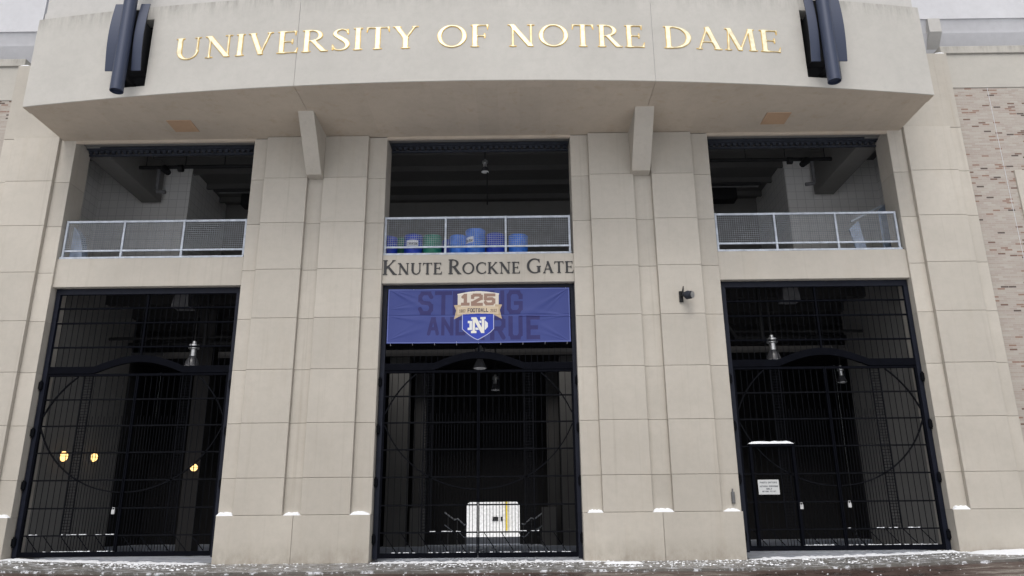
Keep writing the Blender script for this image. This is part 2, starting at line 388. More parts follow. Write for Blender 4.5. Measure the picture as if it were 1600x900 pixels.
def contours(D, x0, y0, h):
    """marching squares at 0; D[j,i]; returns closed loops"""
    ny, nx = D.shape; nxt = {}; pos = {}
    S = D < 0
    def pt(key):
        if key in pos: return
        k, j, i = key
        if k == 0: a, b = D[j,i], D[j,i+1]; t = a/(a-b); pos[key] = (x0+(i+t)*h, y0+j*h)
        else: a, b = D[j,i], D[j+1,i]; t = a/(a-b); pos[key] = (x0+i*h, y0+(j+t)*h)
    cs = S[:-1,:-1].astype(int) + 2*S[:-1,1:] + 4*S[1:,1:] + 8*S[1:,:-1]
    T = {1:[('l','b')],2:[('b','r')],3:[('l','r')],4:[('r','t')],5:[('l','t'),('r','b')],6:[('b','t')],7:[('l','t')],8:[('t','l')],
         9:[('t','b')],10:[('b','l'),('t','r')],11:[('t','r')],12:[('r','l')],13:[('r','b')],14:[('b','l')]}
    for j, i in zip(*np.nonzero((cs > 0) & (cs < 15))):
        e = {'b': (0,j,i), 't': (0,j+1,i), 'l': (1,j,i), 'r': (1,j,i+1)}
        for a, b in T[cs[j,i]]:
            pt(e[a]); pt(e[b]); nxt[e[a]] = e[b]
    loops = []
    while nxt:
        k0 = next(iter(nxt)); k = k0; L = []
        while k in nxt:
            L.append(pos[k]); k = nxt.pop(k)
        if len(L) > 5: loops.append(L)
    out = []
    for L in loops:                      # drop points on straight runs
        keep = []
        for i in range(len(L)):
            a = keep[-1] if keep else L[i-1]; b = L[i]; c = L[(i+1) % len(L)]
            ar = abs((b[0]-a[0])*(c[1]-a[1])-(b[1]-a[1])*(c[0]-a[0]))/(math.hypot(c[0]-a[0], c[1]-a[1])+1e-9)
            if ar > .0008 or not keep: keep.append(b)
        if len(keep) > 2: out.append(keep)
    return out
_gc = {}
def glyph(ch, iso):
    if (ch, iso) in _gc: return _gc[(ch, iso)]
    fn, w = GL[ch]; h = 1/120; xs = np.arange(-.2, w+.25, h); ys = np.arange(-.12, 1.12, h)
    X, Y = np.meshgrid(xs, ys); _gc[(ch, iso)] = contours(fn(X, Y)-iso+1e-6, xs[0], ys[0], h); return _gc[(ch, iso)]
def slab(mb, loops, mapf, d0, d1):
    """extrude outline loops; mapf(x, y, d) -> world"""
    flat = [p for L in loops for p in L]
    def sarea(L): return .5*sum(L[i-1][0]*L[i][1]-L[i][0]*L[i-1][1] for i in range(len(L)))
    want = abs(sum(sarea(L) for L in loops)); best = None
    rj = random.Random(1)
    for attempt in range(12):            # the tessellator can slip on symmetric rings: check the filled area, nudge and retry
        e = attempt*2e-4
        tr = tessellate_polygon([[Vector((p[0]+rj.uniform(-e, e), p[1]+rj.uniform(-e, e), 0)) for p in L] for L in loops])
        got = sum(abs(sarea([flat[i] for i in t])) for t in tr); err = abs(got-want)
        if best is None or err < best[0]: best = (err, tr)
        if err < .004*want: break
    if best[0] > .01*want: print('tessellation', best[0]/want)
    tris = best[1]
    mb.add([mapf(x, y, d1) for x, y in flat], [tuple(t) for t in tris])
    k = 0
    for L in loops:
        n_ = len(L)
        vs = [mapf(x, y, d0) for x, y in L] + [mapf(x, y, d1) for x, y in L]
        mb.add(vs, [(i, (i+1) % n_, n_+(i+1) % n_, n_+i) for i in range(n_)])
        k += n_
def place_word(word, xa, xb, z0, h, parent, surf, mats, big_first=None):
    """surf(s, z, d) -> world. letters spread so that the word spans xa..xb"""
    hs_ = [h*(big_first if (big_first and i == 0) else 1.) for i in range(len(word))]
    wid = [GL[c][1]*q for c, q in zip(word, hs_)]
    # horizontal squeeze keeps the span exact
    gap = .085*h; tot = sum(wid)+gap*(len(word)-1); k = (xb-xa)/tot; x = xa
    for c, q, w in zip(word, hs_, wid):
        mb = MB()
        if len(mats) == 2:
            mb.cur = 1; slab(mb, glyph(c, .004), lambda u, v, d: surf(x+u*q*k, z0+v*q, d), -.002, .012)
            mb.cur = 0; slab(mb, glyph(c, -.013), lambda u, v, d: surf(x+u*q*k, z0+v*q, d), .010, .024)
        else:
            slab(mb, glyph(c, .007), lambda u, v, d: surf(x+u*q*k, z0+v*q, d), -.002, .022)
        mb.build('letter', mats, parent); x += (w+gap)*k

# ------------------------------------------------------------------ setting
def gz(x): return .14*min(1, max(0, (abs(x)-6.0)/5.5))**1.5
def sheet(name, xs, ys, zf, m_):
    mb = MB(); vs = [(x, y, zf(x, y)) for y in ys for x in xs]; nx = len(xs)
    mb.add(vs, [(j*nx+i, j*nx+i+1, (j+1)*nx+i+1, (j+1)*nx+i) for j in range(len(ys)-1) for i in range(nx-1)])
    return tag(mb.build(name, m_), kind='structure')
sheet('ground', [-3000, -60, 60, 3000], [-3000, -60, 60, 3000], lambda x, y: -.32, M['walk'])
XS = [-60, -30] + [i*.5 for i in range(-40, 41)] + [30, 60]
sheet('pavement', XS, [-2.9, -1.5, -.3, .42], lambda x, y: gz(x) + .03*y/3, M['walk'])
sheet('road', XS, [-8, -2.9], lambda x, y: gz(x)-.08, M['road'])
sheet('bounce_snow', XS, [-80, -30, -8], lambda x, y: gz(x)-.05, M['snow'])  # out-of-view snow sheet added to bounce light up to soffit and piers
mb = MB(); 
for i in range(len(XS)-1):
    a, b = XS[i], XS[i+1]; mb.face((a,-2.9,gz(a)-.08),(b,-2.9,gz(b)-.08),(b,-2.9,gz(b)-.029),(a,-2.9,gz(a)-.029))
tag(mb.build('kerb', M['walk']), kind='structure')
sheet('floor', XS, [.42, 5, 10, 16.2], lambda x, y: gz(x)*.8+.012, M['floor'])
sheet('snowfield', [-40, 40], [16.2, 60], lambda x, y: .0, M['snow'])

B = empty('stadium_building', (0,0,0), 'stone and brick stadium front with three tall gate openings under a curved inscribed fascia', 'building')
ZJ = [1.15, 2.06, 3.45, 4.86, 6.27, 7.66, 9.04, 10.41, 11.72]
J = .007
REC = .12
def courses(mb, x0, x1, y0, y1, zs, base=False, gx=J):
    for a, b in zip(zs[:-1], zs[1:]):
        mb.cbox(x0+gx/2, x1-gx/2, y0, y1, a+J/2, b-J/2, .007)
def pier(xs, side):
    """xs: edges strip|panel|groove|panel|strip from left to right"""
    mb = MB(); e = xs
    for i, (a, b) in enumerate(zip(e[:-1], e[1:])):
        y0 = REC if i in (0, 2, 4) else 0
        g = 0
        for z0, z1 in zip(ZJ[:-1], ZJ[1:]): mb.cbox(a+(g if i in (1,3) else 0), b-(g if i in (1,3) else 0), y0, .9, z0+J/2, z1-J/2, .008)
    mid = (e[0]+e[-1])/2
    mb.cbox(e[0], mid-J/2, 0, .9, -.3, 1.15-J/2); mb.cbox(mid+J/2, e[-1], 0, .9, -.3, 1.15-J/2)
    o = mb.build('pier', M['stone'], B)
    k = MB(); k.box(e[0]+.02, e[-1]-.02, REC+.03, .88, -.3, 11.71); k.build('joint_backing', M['joint'], o)
    return o
P_R = [2.62, 3.13, 4.38, 4.90, 6.10, 6.61]
P_L = [-6.58, -6.17, -4.93, -4.47, -3.22, -2.70]
pier(P_R, 1); pier(P_L, -1)
# outer pilasters
for s in (1, -1):
    mb = MB()
    ex = [(11.83, 12.27, REC), (12.27, 13.62, 0), (13.62, 13.98, REC*.8)]
    for a, b, y0 in ex:
        zs = ZJ if a < 13 else ZJ[:-1]+[11.72]
        zs = ZJ[:-1]+[11.80]
        for z0, z1 in zip(zs[:-1], zs[1:]): mb.cbox(s*a, s*b, y0, .9, z0+J/2, z1-J/2, .008)
    mb.box(s*12.2, s*13.98, REC*.8, .9, 11.81, 14.28)
    mb.cbox(s*11.83, s*13.98, 0, .9, -.3, 1.15-J/2)
    o = mb.build('pilaster', M['stone'], B)
    k = MB(); k.box(s*11.85, s*13.96, REC+.03, .88, -.3, 14.2); k.build('joint_backing', M['joint'], o)
# spandrels under the balconies, lintels over them
BAYS = [(-11.83, -6.58), (-2.70, 2.62), (6.61, 11.83)]
for a, b in BAYS:
    mb = MB(); mb.cbox(a-.01, b+.01, .2, .62, 7.27, 8.10, .01); mb.build('spandrel', M['stone'], B)
    mb = MB(); mb.cbox(a-.01, b+.01, .12, .20, 11.655, 11.80, .006); mb.build('lintel', M['soffit'], B)
# fascia, bowed in plan
def fy(x): return -1.85 - 1.0*(1-(x/12.2)**2)
FZ0, FZ1 = 11.72, 14.45
def strip_pts(a, b, n_): return [a+(b-a)*i/n_ for i in range(n_+1)]
mb = MB(); RECX = (8.71, 9.64); RZ = (12.0, 14.06)
def wallstrip(mb, xs, z0, z1, off=0., th=.35, fn=fy):
    for a, b in zip(xs[:-1], xs[1:]):
        p = [(a, fn(a)+off), (b, fn(b)+off), (b, fn(b)+off+th), (a, fn(a)+off+th)]
        vs = [(x, y, z0) for x, y in p]+[(x, y, z1) for x, y in p]
        mb.add(vs, [(0,3,2,1),(4,5,6,7),(0,1,5,4),(2,3,7,6),(1,2,6,5),(3,0,4,7)])
def shell(mb, xs, z0, z1, off=0., th=.35, ends=(True, True)):
    n_ = len(xs); f = [(x, fy(x)+off) for x in xs]; k = [(x, fy(x)+off+th) for x in xs]
    vs = [(x,y,z0) for x,y in f]+[(x,y,z1) for x,y in f]+[(x,y,z1) for x,y in k]+[(x,y,z0) for x,y in k]
    fs = []
    for r in range(4):
        for i in range(n_-1):
            q = (r+1) % 4; fs.append((r*n_+i, r*n_+i+1, q*n_+i+1, q*n_+i))
    fs += [(0, n_, 2*n_, 3*n_), (n_-1, 4*n_-1, 3*n_-1, 2*n_-1)]
    mb.add(vs, fs)
segs = [(-12.2, -4.655), (-4.645, 4.645), (4.655, 12.2)]
for a, b in segs:
    if a > 0 or b < 0:
        s = 1 if a > 0 else -1
        r0, r1 = sorted((s*RECX[0], s*RECX[1])); shell(mb, strip_pts(a, r0, 12), FZ0, FZ1); shell(mb, strip_pts(r1, b, 8), FZ0, FZ1)
        shell(mb, strip_pts(r0, r1, 3), FZ0, RZ[0]); shell(mb, strip_pts(r0, r1, 3), RZ[1], FZ1)
    else: shell(mb, strip_pts(a, b, 30), FZ0, FZ1)
fas = mb.build('fascia', M['fascia'], B)
k = MB(); shell(k, strip_pts(-12.1, -9.70, 8), FZ0+.02, FZ1-.05, .03, .2)
for q in (-4.65, 4.65): k = MB(); shell(k, strip_pts(q-.05, q+.05, 1), FZ0+.02, FZ1-.02, .02, .2); k.build('joint_backing', M['pale'], fas)
k = MB()
for s in (1, -1):
    k = MB(); a, b = sorted((s*RECX[0], s*RECX[1])); shell(k, strip_pts(a-.02, b+.02, 2), RZ[0]-.02, RZ[1]+.02, .352, .1); k.build('recess_back', M['black'], fas)
# closed mass behind the fascia: soffit, end walls, roof
mb = MB(); xs = strip_pts(-12.2, 12.2, 48)
def soff(a, b, zb, d0, d1, mb):
    xs_ = strip_pts(a, b, 16)
    for x0, x1 in zip(xs_[:-1], xs_[1:]):
        p = [(x0, fy(x0)+d0), (x1, fy(x1)+d0), (x1, d1), (x0, d1)]
        vs = [(x, y, zb) for x, y in p]+[(x, y, zb+.1) for x, y in p]
        mb.add(vs, [(0,1,2,3),(4,7,6,5),(0,4,5,1),(1,5,6,2),(2,6,7,3),(3,7,4,0)])
for a, b in segs: soff(a+.0, b-.0, 11.735, .34, .14, mb)
sf_ = mb.build('soffit', M['soffit'], B)
k = MB()
for a, b in segs:
    xs_ = strip_pts(a+.12, b-.12, 14) if False else strip_pts(a, b, 14)
    for x0, x1 in zip(xs_[:-1], xs_[1:]):
        d0, d1 = .03, .345
        k.add([(x0,fy(x0)+d0,11.712),(x1,fy(x1)+d0,11.712),(x1,fy(x1)+d1,11.712),(x0,fy(x0)+d1,11.712),
               (x0,fy(x0)+d0,11.73),(x1,fy(x1)+d0,11.73),(x1,fy(x1)+d1,11.73),(x0,fy(x0)+d1,11.73)], [(0,1,2,3),(0,4,5,1),(2,6,7,3),(1,5,6,2),(3,7,4,0)])
k.build('edge_band', M['soffit'], sf_)
for s in (1, -1): mb = MB(); mb.box(s*12.2, s*12.02, -1.50, -.002, 11.75, 14.449); mb.build('return_wall', M['fascia'], B)
mb = MB(); mb.box(-12.0, 12.0, -1.49, .9, 14.3, 14.44); shell(mb, strip_pts(-12.12, 12.12, 40), 14.452, 19.5, .12, .3)
mb.build('upper_wall', M['upper'], B)
mb = MB(); mb.box(-12.02, 12.02, .15, .6, 11.8, 14.3); mb.build('header_wall', M['conc'], B)
for s in (1, -1):
    mb = MB(); a, b = sorted((s*8.02, s*8.70)); mb.box(a, b, -1.0, -.36, 11.722, 11.74)
    mb.build('access_panel', M['patch'], sf_)
# brackets
for s in (1, -1):
    a, b = (4.38, 4.80) if s > 0 else (-4.90, -4.47)
    if s > 0: a, b = 4.31, 4.83
    pr = [(REC, 11.735), (-1.42, 11.735), (-.22, 10.40), (REC, 10.40)]
    vs = [(a, y, z) for y, z in pr]+[(b, y, z) for y, z in pr]
    mb = MB(); mb.add(vs, [(0,1,2,3),(7,6,5,4),(0,4,5,1),(1,5,6,2),(2,6,7,3),(3,7,4,0)])
    mb.build('bracket', M['soffit' if False else 'stone'], B)
# inscription
ins = empty('inscription', parent=B)
def on_fascia(s_, z, d):
    dx = .01; t = Vector((2*dx, fy(s_+dx)-fy(s_-dx), 0)).normalized(); nn = Vector((t.y, -t.x, 0))
    return Vector((s_, fy(s_), z)) + nn*d
for w, a, b in (('UNIVERSITY', -8.0, -1.45), ('OF', -.98, .39), ('NOTRE', .86, 4.45), ('DAME', 4.93, 8.08)):
    place_word(w, a, b, 12.70, .655, ins, on_fascia, [M['gold'], M['goldrim']])
gi = empty('gate_name', parent=B)
on_sp = lambda s_, z, d: Vector((s_, .2-d, z))
for w, a, b in (('KNUTE', -2.69, -1.04), ('ROCKNE', -.87, 1.13), ('GATE', 1.30, 2.61)):
    place_word(w, a, b, 7.525, .325, gi, on_sp, [M['letterblack']], 1.28)
# brick wings
for s in (1, -1):
    mb = MB(); mb.box(s*14.0, s*30, .42, 1.0, -.3, 13.28); w = mb.build('brick_wall', M['brick'], B)
    mb = MB(); xx = [14.0, 17.6, 21.2, 30]
    for a, b in zip(xx[:-1], xx[1:]): mb.cbox(s*(a+.006), s*(b-.006), .40, 1.0, 13.285, 14.44, .008)
    mb.build('stone_band', M['band'], w)
    mb = MB(); mb.cbox(s*13.99, s*30, .34, 1.1, 14.445, 14.69, .01); mb.build('coping', M['band'], w)
    mb = MB(); mb.box(s*15.20, s*15.212, .414, .43, -.2, 13.28); mb.build('control_joint', M['pale'], w)
    mb = MB(); mb.cbox(s*15.45, s*16.9, .37, .6, 9.05, 10.55, .01); mb.build('stone_block', M['stone'], w)
    mb = MB(); mb.box(s*15.5, s*16.85, .38, .6, 8.99, 9.045); mb.build('block_shadow_strip', M['joint'], w)  # dark strip standing in for the shade below the stone block
    mb = MB(); mb.box(s*13.975, s*14.01, .40, .9, -.3, 14.3); mb.build('edge_joint', M['joint'], w)
    # upper stand beyond
    x0 = 12.3 if s > 0 else 14.9
    mb = MB(); mb.box(s*x0, s*34, 2.0, 2.5, 16.87, 24); mb.build('stand_parapet', M['pale'], B)
    mb = MB(); q = sorted((s*14.15, s*34))
    pr = [(2.04, 16.868), (2.20, 16.42), (2.12, 16.40), (2.55, 15.4), (2.55, 14.3), (3.2, 14.3), (3.2, 16.868)]
    vs = [(q[0], y, z) for y, z in pr]+[(q[1], y, z) for y, z in pr]; k7 = len(pr)
    mb.add(vs, [tuple(range(k7)), tuple(range(2*k7-1, k7-1, -1))]+[(i, i+k7, (i+1) % k7+k7, (i+1) % k7) for i in range(k7)])
    mb.box(s*14.15, s*34, 3.2, 3.6, 8, 14.3); mb.build('stand_wall', M['pale'], B)
    mb = MB(); xa, xb = (14.80, 15.20) if s > 0 else (14.72, 15.0)
    pr = [(1.97, 16.868), (1.97, 16.36), (2.50, 15.7), (2.60, 16.868)]
    vs = [(s*xa, y, z) for y, z in pr]+[(s*xb, y, z) for y, z in pr]
    mb.add(vs, [(0,1,2,3),(7,6,5,4),(0,4,5,1),(1,5,6,2),(2,6,7,3),(3,7,4,0)]); mb.build('beam_end', M['upper'], B)
mb = MB(); mb.box(-14.86, -14.3, 2.0, 2.6, 16.87, 17.55); mb.build('stand_post', M['upper'], B)
# interior shell
mb = MB()
mb.box(-16, 16, .62, 10.6, 7.95, 8.08); mb.box(-16, 16, 13.0, 16.0, 7.95, 8.08)   # balcony slab; gap between added to let daylight onto the hall floor
for i in range(6): mb.box(-16, 16, 1.5+i*1.7, 1.75+i*1.7, 7.62, 7.95)     # downstand beams
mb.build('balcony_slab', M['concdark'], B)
mb = MB(); mb.box(-13.8, 13.8, .64, 8.3, 8.081, 8.088); mb.build('balcony_bounce_sheet', M['pale'], B)  # unseen pale sheet over the slab, added to bounce light onto the walls
mb = MB(); mb.box(-14.2, 14.2, .6, 8.6, 13.2, 13.5)
for i in range(6): mb.box(-13.9, 13.9, 1.3+i*1.25, 1.42+i*1.25, 13.0, 13.2)
mb.build('upper_ceiling', M['concmid'], B)
mb = MB()
mb.box(-10.6, 10.6, 8.3, 8.6, 8.08, 13.2)
mb.build('upper_back_wall', M['conc'], B)
for s in (1, -1):
    mb = MB(); mb.box(s*10.58, s*14.1, 5.0, 5.4, 8.08, 13.2); mb.box(s*10.58, s*10.9, 5.4, 8.3, 8.08, 13.2); mb.build('block_wall', M['block'], B)
    mb = MB(); mb.box(s*13.8, s*14.1, .9, 5.0, 8.08, 13.2); mb.build('balcony_side_wall', M['block'], B)
    mb = MB(); mb.box(s*11.42, s*12.08, .62, 4.7, 11.76, 13.2); mb.build('raker_beam', M['conc'], B)
    # lower hall walls
    mb = MB(); mb.box(s*11.97, s*12.3, .9, 5.2, -.3, 7.95); mb.build('passage_wall', M['conc'], B)
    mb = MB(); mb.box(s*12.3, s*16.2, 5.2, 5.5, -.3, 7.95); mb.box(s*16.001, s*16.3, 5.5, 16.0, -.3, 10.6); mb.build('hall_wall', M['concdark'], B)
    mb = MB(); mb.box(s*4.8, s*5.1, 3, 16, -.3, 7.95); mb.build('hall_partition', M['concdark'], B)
    mb = MB(); a, b = (2.82, 3.7) if s > 0 else (-4.6, -3.74)
    mb.box(a, b, 13.2, 13.9, 0, 7.95); mb.build('hall_column', M['conc'], B)
    mb = MB(); a, b = (1.97, 2.58) if s > 0 else (-3.6, -3.02)
    mb.box(a, b, 13.6, 14.1, 0, 1.55); mb.build('hall_plinth', M['conc'], B)
    mb = MB(); a, b = (2.26, 2.80) if s > 0 else (-3.62, -3.1)
    mb.box(a, b, 14.3, 14.8, 0, 7.95); mb.build('rear_column', M['concmid'], B)
mb = MB(); OX0, OX1, OZ = -1.38, 1.02, 1.84
mb.box(-16, OX0, 16, 16.3, -.3, 10.6); mb.box(OX1, 16, 16, 16.3, -.3, 10.6); mb.box(OX0, OX1, 16, 16.3, OZ, 10.6)
for (x, s) in ((OX0, 1), (OX1, -1)): mb.add([(x,16,OZ),(x+s*.12,16,OZ),(x,16,OZ-.12),(x,16.3,OZ),(x+s*.12,16.3,OZ),(x,16.3,OZ-.12)], [(0,1,2),(3,5,4),(1,4,5,2)])
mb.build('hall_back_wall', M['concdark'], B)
mb = MB(); mb.box(OX0-.5, OX1+.5, 17.6, 17.8, 0, .30); tag(mb.build('low_wall', M['pale']), 'low stone coloured wall at the foot of the bright tunnel opening', 'wall')

# white trailer-like wall seen through the tunnel
t = empty('white_shed', (0,32,0), 'white shed wall with yellow post and two black vents seen through the tunnel', 'shed')
mb = MB(); mb.box(-9, 9, 32, 35, 0, 5.2); mb.build('wall', M['white'], t)
mb = MB(); mb.box(-.76, -.38, 31.95, 32.0, 1.05, 1.31); mb.build('vent', M['black'], t)
mb = MB(); mb.box(-.23, -.10, 31.95, 32.0, 1.05, 1.31); mb.build('vent', M['black'], t)
mb = MB(); mb.box(.09, .21, 31.85, 31.95, .45, 3.2); mb.build('post', M['yellow'], t)

# ------------------------------------------------------------------ gates
ZR = [4.17, 3.47, 2.77, 2.07, 1.37, .70]
def gate(xa, xb, label, zb, door=False):
    cx = (xa+xb)/2; G = empty('iron_gate', (cx, .4, 0), label, 'gate', 'iron gates across the stadium openings')
    y0, y1 = .36, .46; W = .12
    f = MB(); f.box(xa, xa+W, y0, y1, zb, 7.26); f.box(xb-W, xb, y0, y1, zb, 7.26); f.box(xa+W, xb-W, y0, y1, 7.10, 7.26)
    f.build('frame', M['gate'], G)
    f = MB()
    for z in (6.70, 6.28, 5.60): f.box(xa+W, xb-W, .385, .435, z-.02, z+.02)
    f.box(cx-.025, cx+.025, .38, .44, 5.35, 7.10); f.build('transom_rail', M['leaf'], G)
    xi, xo = xa+W, xb-W
    # football outline: two arcs
    c_, sag = (xo-xi)/2, 1.8; Rr = (c_*c_+sag*sag)/(2*sag); zc = 3.56
    def arc(x): return math.sqrt(max(Rr*Rr-(x-cx)**2, 0))-(Rr-sag)
    n_ = int((xo-xi)/.155); f = MB(); sp_ = (xo-xi)/n_
    for i in range(1, n_):
        x = xi+i*sp_; zt = max(5.06, zc+arc(x) if abs(x-cx) < 1.35 else 0)
        f.box(x-.006, x+.006, .40, .414, zt, 7.10)
    f.build('transom_bar', M['gatebar'], G)
    b = MB(); e = 1.22
    for sgn, x_end in ((-1, xi), (1, xo)):
        xs0, xs1 = sorted((cx+sgn*e, x_end)); b.box(xs0, xs1, .36, .46, 4.87, 5.06)
    pts = [cx-e+2*e*i/14 for i in range(15)]
    zup = lambda x: 5.06+.31*(math.cos(math.pi*(x-cx)/(2*e)))**1.0
    zdn = lambda x: 4.87+.31*(math.cos(math.pi*(x-cx)/(2*e)))**1.0
    for x0, x1 in zip(pts[:-1], pts[1:]):
        vs = [(x0,.36,zdn(x0)),(x1,.36,zdn(x1)),(x1,.36,zup(x1)),(x0,.36,zup(x0)),(x0,.46,zdn(x0)),(x1,.46,zdn(x1)),(x1,.46,zup(x1)),(x0,.46,zup(x0))]
        b.add(vs, [(0,1,2,3),(7,6,5,4),(0,4,5,1),(3,2,6,7),(1,5,6,2),(3,7,4,0)])
    b.build('arched_band', M['leaf'], G)
    for sgn in (-1, 1):
        lx0, lx1 = (xi, cx-.006) if sgn < 0 else (cx+.006, xo)
        lf = MB(); w = .055
        wa, wb = (w, .03) if sgn < 0 else (.03, w)
        lf.box(lx0, lx0+wa, .37, .45, zb+.03, 4.86); lf.box(lx1-wb, lx1, .37, .45, zb+.03, 4.86)
        lf.box(lx0+wa, lx1-wb, .37, .45, zb+.03, zb+.15); lf.box(lx0+wa, lx1-wb, .375, .445, 4.80, 4.86)
        L = lf.build('gate_leaf', M['leaf'], G)
        r = MB()
        for z in ZR: r.box(lx0+wa, lx1-wb, .385, .435, z-.018, z+.018)
        r.build('rail', M['gatebar'], L)
        r = MB(); nb = int((lx1-lx0-2*w)/.155); sp_ = (lx1-lx0-2*w)/nb
        for i in range(1, nb): x = lx0+w+i*sp_; r.box(x-.006, x+.006, .40, .414, zb+.15, 4.80)
        for i in range(nb):
            x = lx0+w+(i+.5)*sp_
            if abs(x-cx) < 1.45: r.box(x-.006, x+.006, .40, .414, zb+.15, 3.72)
        r.build('bar', M['gatebar'], L)
        r = MB()
        N2 = 18
        xs_ = [lx0+w+(lx1-lx0-2*w)*i/N2 for i in range(N2+1)]
        for up_ in (1, -1):
            for x0, x1 in zip(xs_[:-1], xs_[1:]):
                z0, z1 = zc+up_*arc(x0), zc+up_*arc(x1)
                if max(z0, z1) > 4.80: continue
                r.bar((x0,.41,z0), (x1,.41,z1), .03, .05, (0,1,0))
        for xl in (1.22, 1.45):
            r.box(cx+sgn*xl-.011, cx+sgn*xl+.011, .39, .43, .70, 4.80)
        z = .78
        while z < 4.78: r.bar((cx+sgn*1.22,.41,z), (cx+sgn*1.45,.41,z), .014, .014); z += .075
        r.build('football_motif', M['gatebar'], L)
        r = MB(); k = lx0+w+.1
        while k < lx1-w-.25: r.bar((k,.41,.68), (k+.32,.41,zb+.16), .02, .02); k += .44
        r.build('brace', M['gatebar'], L)
        hx = xi-.10 if sgn < 0 else xo+.10
        for z in (.55, 1.95, 3.3, 4.55):
            h = MB(); h.tube([(hx, .33, z-.13), (hx, .33, z-.09), (hx, .33, z-.0899), (hx, .33, z+.0899), (hx, .33, z+.09), (hx, .33, z+.13)], [.03,.03,.055,.055,.03,.03], 10)
            h.build('hinge', M['gatebar'], L)
    return G
GL_ = gate(-11.80, -6.64, 'black iron gate under the left balcony, with glowing yellow lamps behind it', .16)
GC_ = gate(-2.68, 2.63, 'black iron gate under the blue banner, with the bright tunnel opening behind it', .06)
GR_ = gate(6.67, 11.82, 'black iron gate on the right, with white notice board and snow on its wicket door', .16)
# wicket door frame with snow in the right gate, latches
mb = MB(); mb.box(7.02, 7.09, .34, .47, .3, 2.83); mb.box(8.12, 8.19, .34, .47, .3, 2.83); mb.box(7.02, 8.19, .33, .48, 2.76, 2.83); mb.build('wicket_frame', M['leaf'], GR_)
def blob_strip(x0, x1, y0, y1, z, h, seg=24, seed=1, taper=.12):
    rnd = random.Random(seed); mb = MB(); n_ = seg; rows = []
    hs_ = [h*(.78+.22*rnd.random()) for _ in range(n_+1)]
    for i in range(n_+1):
        t = i/n_; e = min(1, t/taper, (1-t)/taper)**.6 if 0 < t < 1 else .0; x = x0+(x1-x0)*t; q = hs_[i]*e
        rows.append([(x,y0,z),(x,y0+.01,z+q*.6),(x,y0+(y1-y0)*.35,z+q),(x,y0+(y1-y0)*.7,z+q*.95),(x,y1,z)])
    vs = [p for r in rows for p in r]; fs = [(i*5+j, (i+1)*5+j, (i+1)*5+j+1, i*5+j+1) for i in range(n_) for j in range(4)]
    mb.add(vs, fs); return mb
tag(blob_strip(7.0, 8.2, .33, .48, 2.831, .075, 12, 3).build('snow_pile', M['snow'], smooth=True), 'long white snow cap on the wicket door frame of the right gate', 'snow')
for (x, z, G) in ((-9.36, 1.28, GL_), (9.42, 1.28, GR_), (8.2, 1.25, GR_)):
    mb = MB(); mb.box(x-.04, x+.04, .32, .36, z-.06, z+.05); mb.tube([(x-.025,.34,z+.05),(x-.025,.34,z+.1),(x+.025,.34,z+.1),(x+.025,.34,z+.05)], .009, 6)
    k = mb.build('padlock', M['alu'], G)
# thin snow on low rails
sb = MB(); rnd = random.Random(5)
for a, b, z in ((-10.9,-9.3,.72), (-11.5,-11.2,.72), (-1.35,-.4,.72), (.95,1.5,.72), (9.95,11.3,.72), (8.9,9.4,.72), (-11.6,-9.3,.315), (-2.2,2.3,.215), (8,11.6,.315)):
    x = a
    while x < b:
        w = rnd.uniform(.04, .11)
        if rnd.random() < .6: sb.box(x, x+w*.8, .376, .42, z, z+rnd.uniform(.006, .018))
        x += w
tag(sb.build('rail_snow', M['snow']), 'crumbs of snow along the lowest rails of the iron gates', 'snow', kind='stuff')

# ------------------------------------------------------------------ ledge snow
led = [(-12.24,-11.85,'outer left pilaster beside the left gate'), (-6.56,-6.18,'left pier, on the ledge next to the left gate'), (-4.92,-4.49,'left pier, in the middle groove'), (-3.2,-2.74,'left pier, on the ledge next to the banner gate'),
       (2.72,3.12,'right pier, on the ledge next to the banner gate'), (4.40,4.89,'right pier, in the middle groove'), (6.12,6.55,'right pier, on the ledge under the small wall box'), (11.9,12.26,'outer right pilaster beside the right gate'), (13.63,13.96,'outer right pilaster at the brick wall')]
for i, (a, b, w) in enumerate(led):
    mb = blob_strip(a-(.03 if i % 2 else -.02), b+.02, .005, REC+.05, 1.145, (.10 if i % 2 else .085), 10, 20+i, (.16 if i % 3 else .30))
    tag(mb.build('snow_pile', M['snow'], smooth=True), 'small snow pile on the ' + w, 'snow', 'snow piles on the stone ledges')
for s in (1, -1):
    tag(blob_strip(min(s*13.63, s*13.98), max(s*13.63, s*13.98), .11, .5, 14.28, .08, 6, 40+s, .3).build('snow_pile', M['snow'], smooth=True), 'snow on top of the stone strip beside the %s end of the fascia' % ('right' if s > 0 else 'left'), 'snow', 'snow on the pilaster tops')

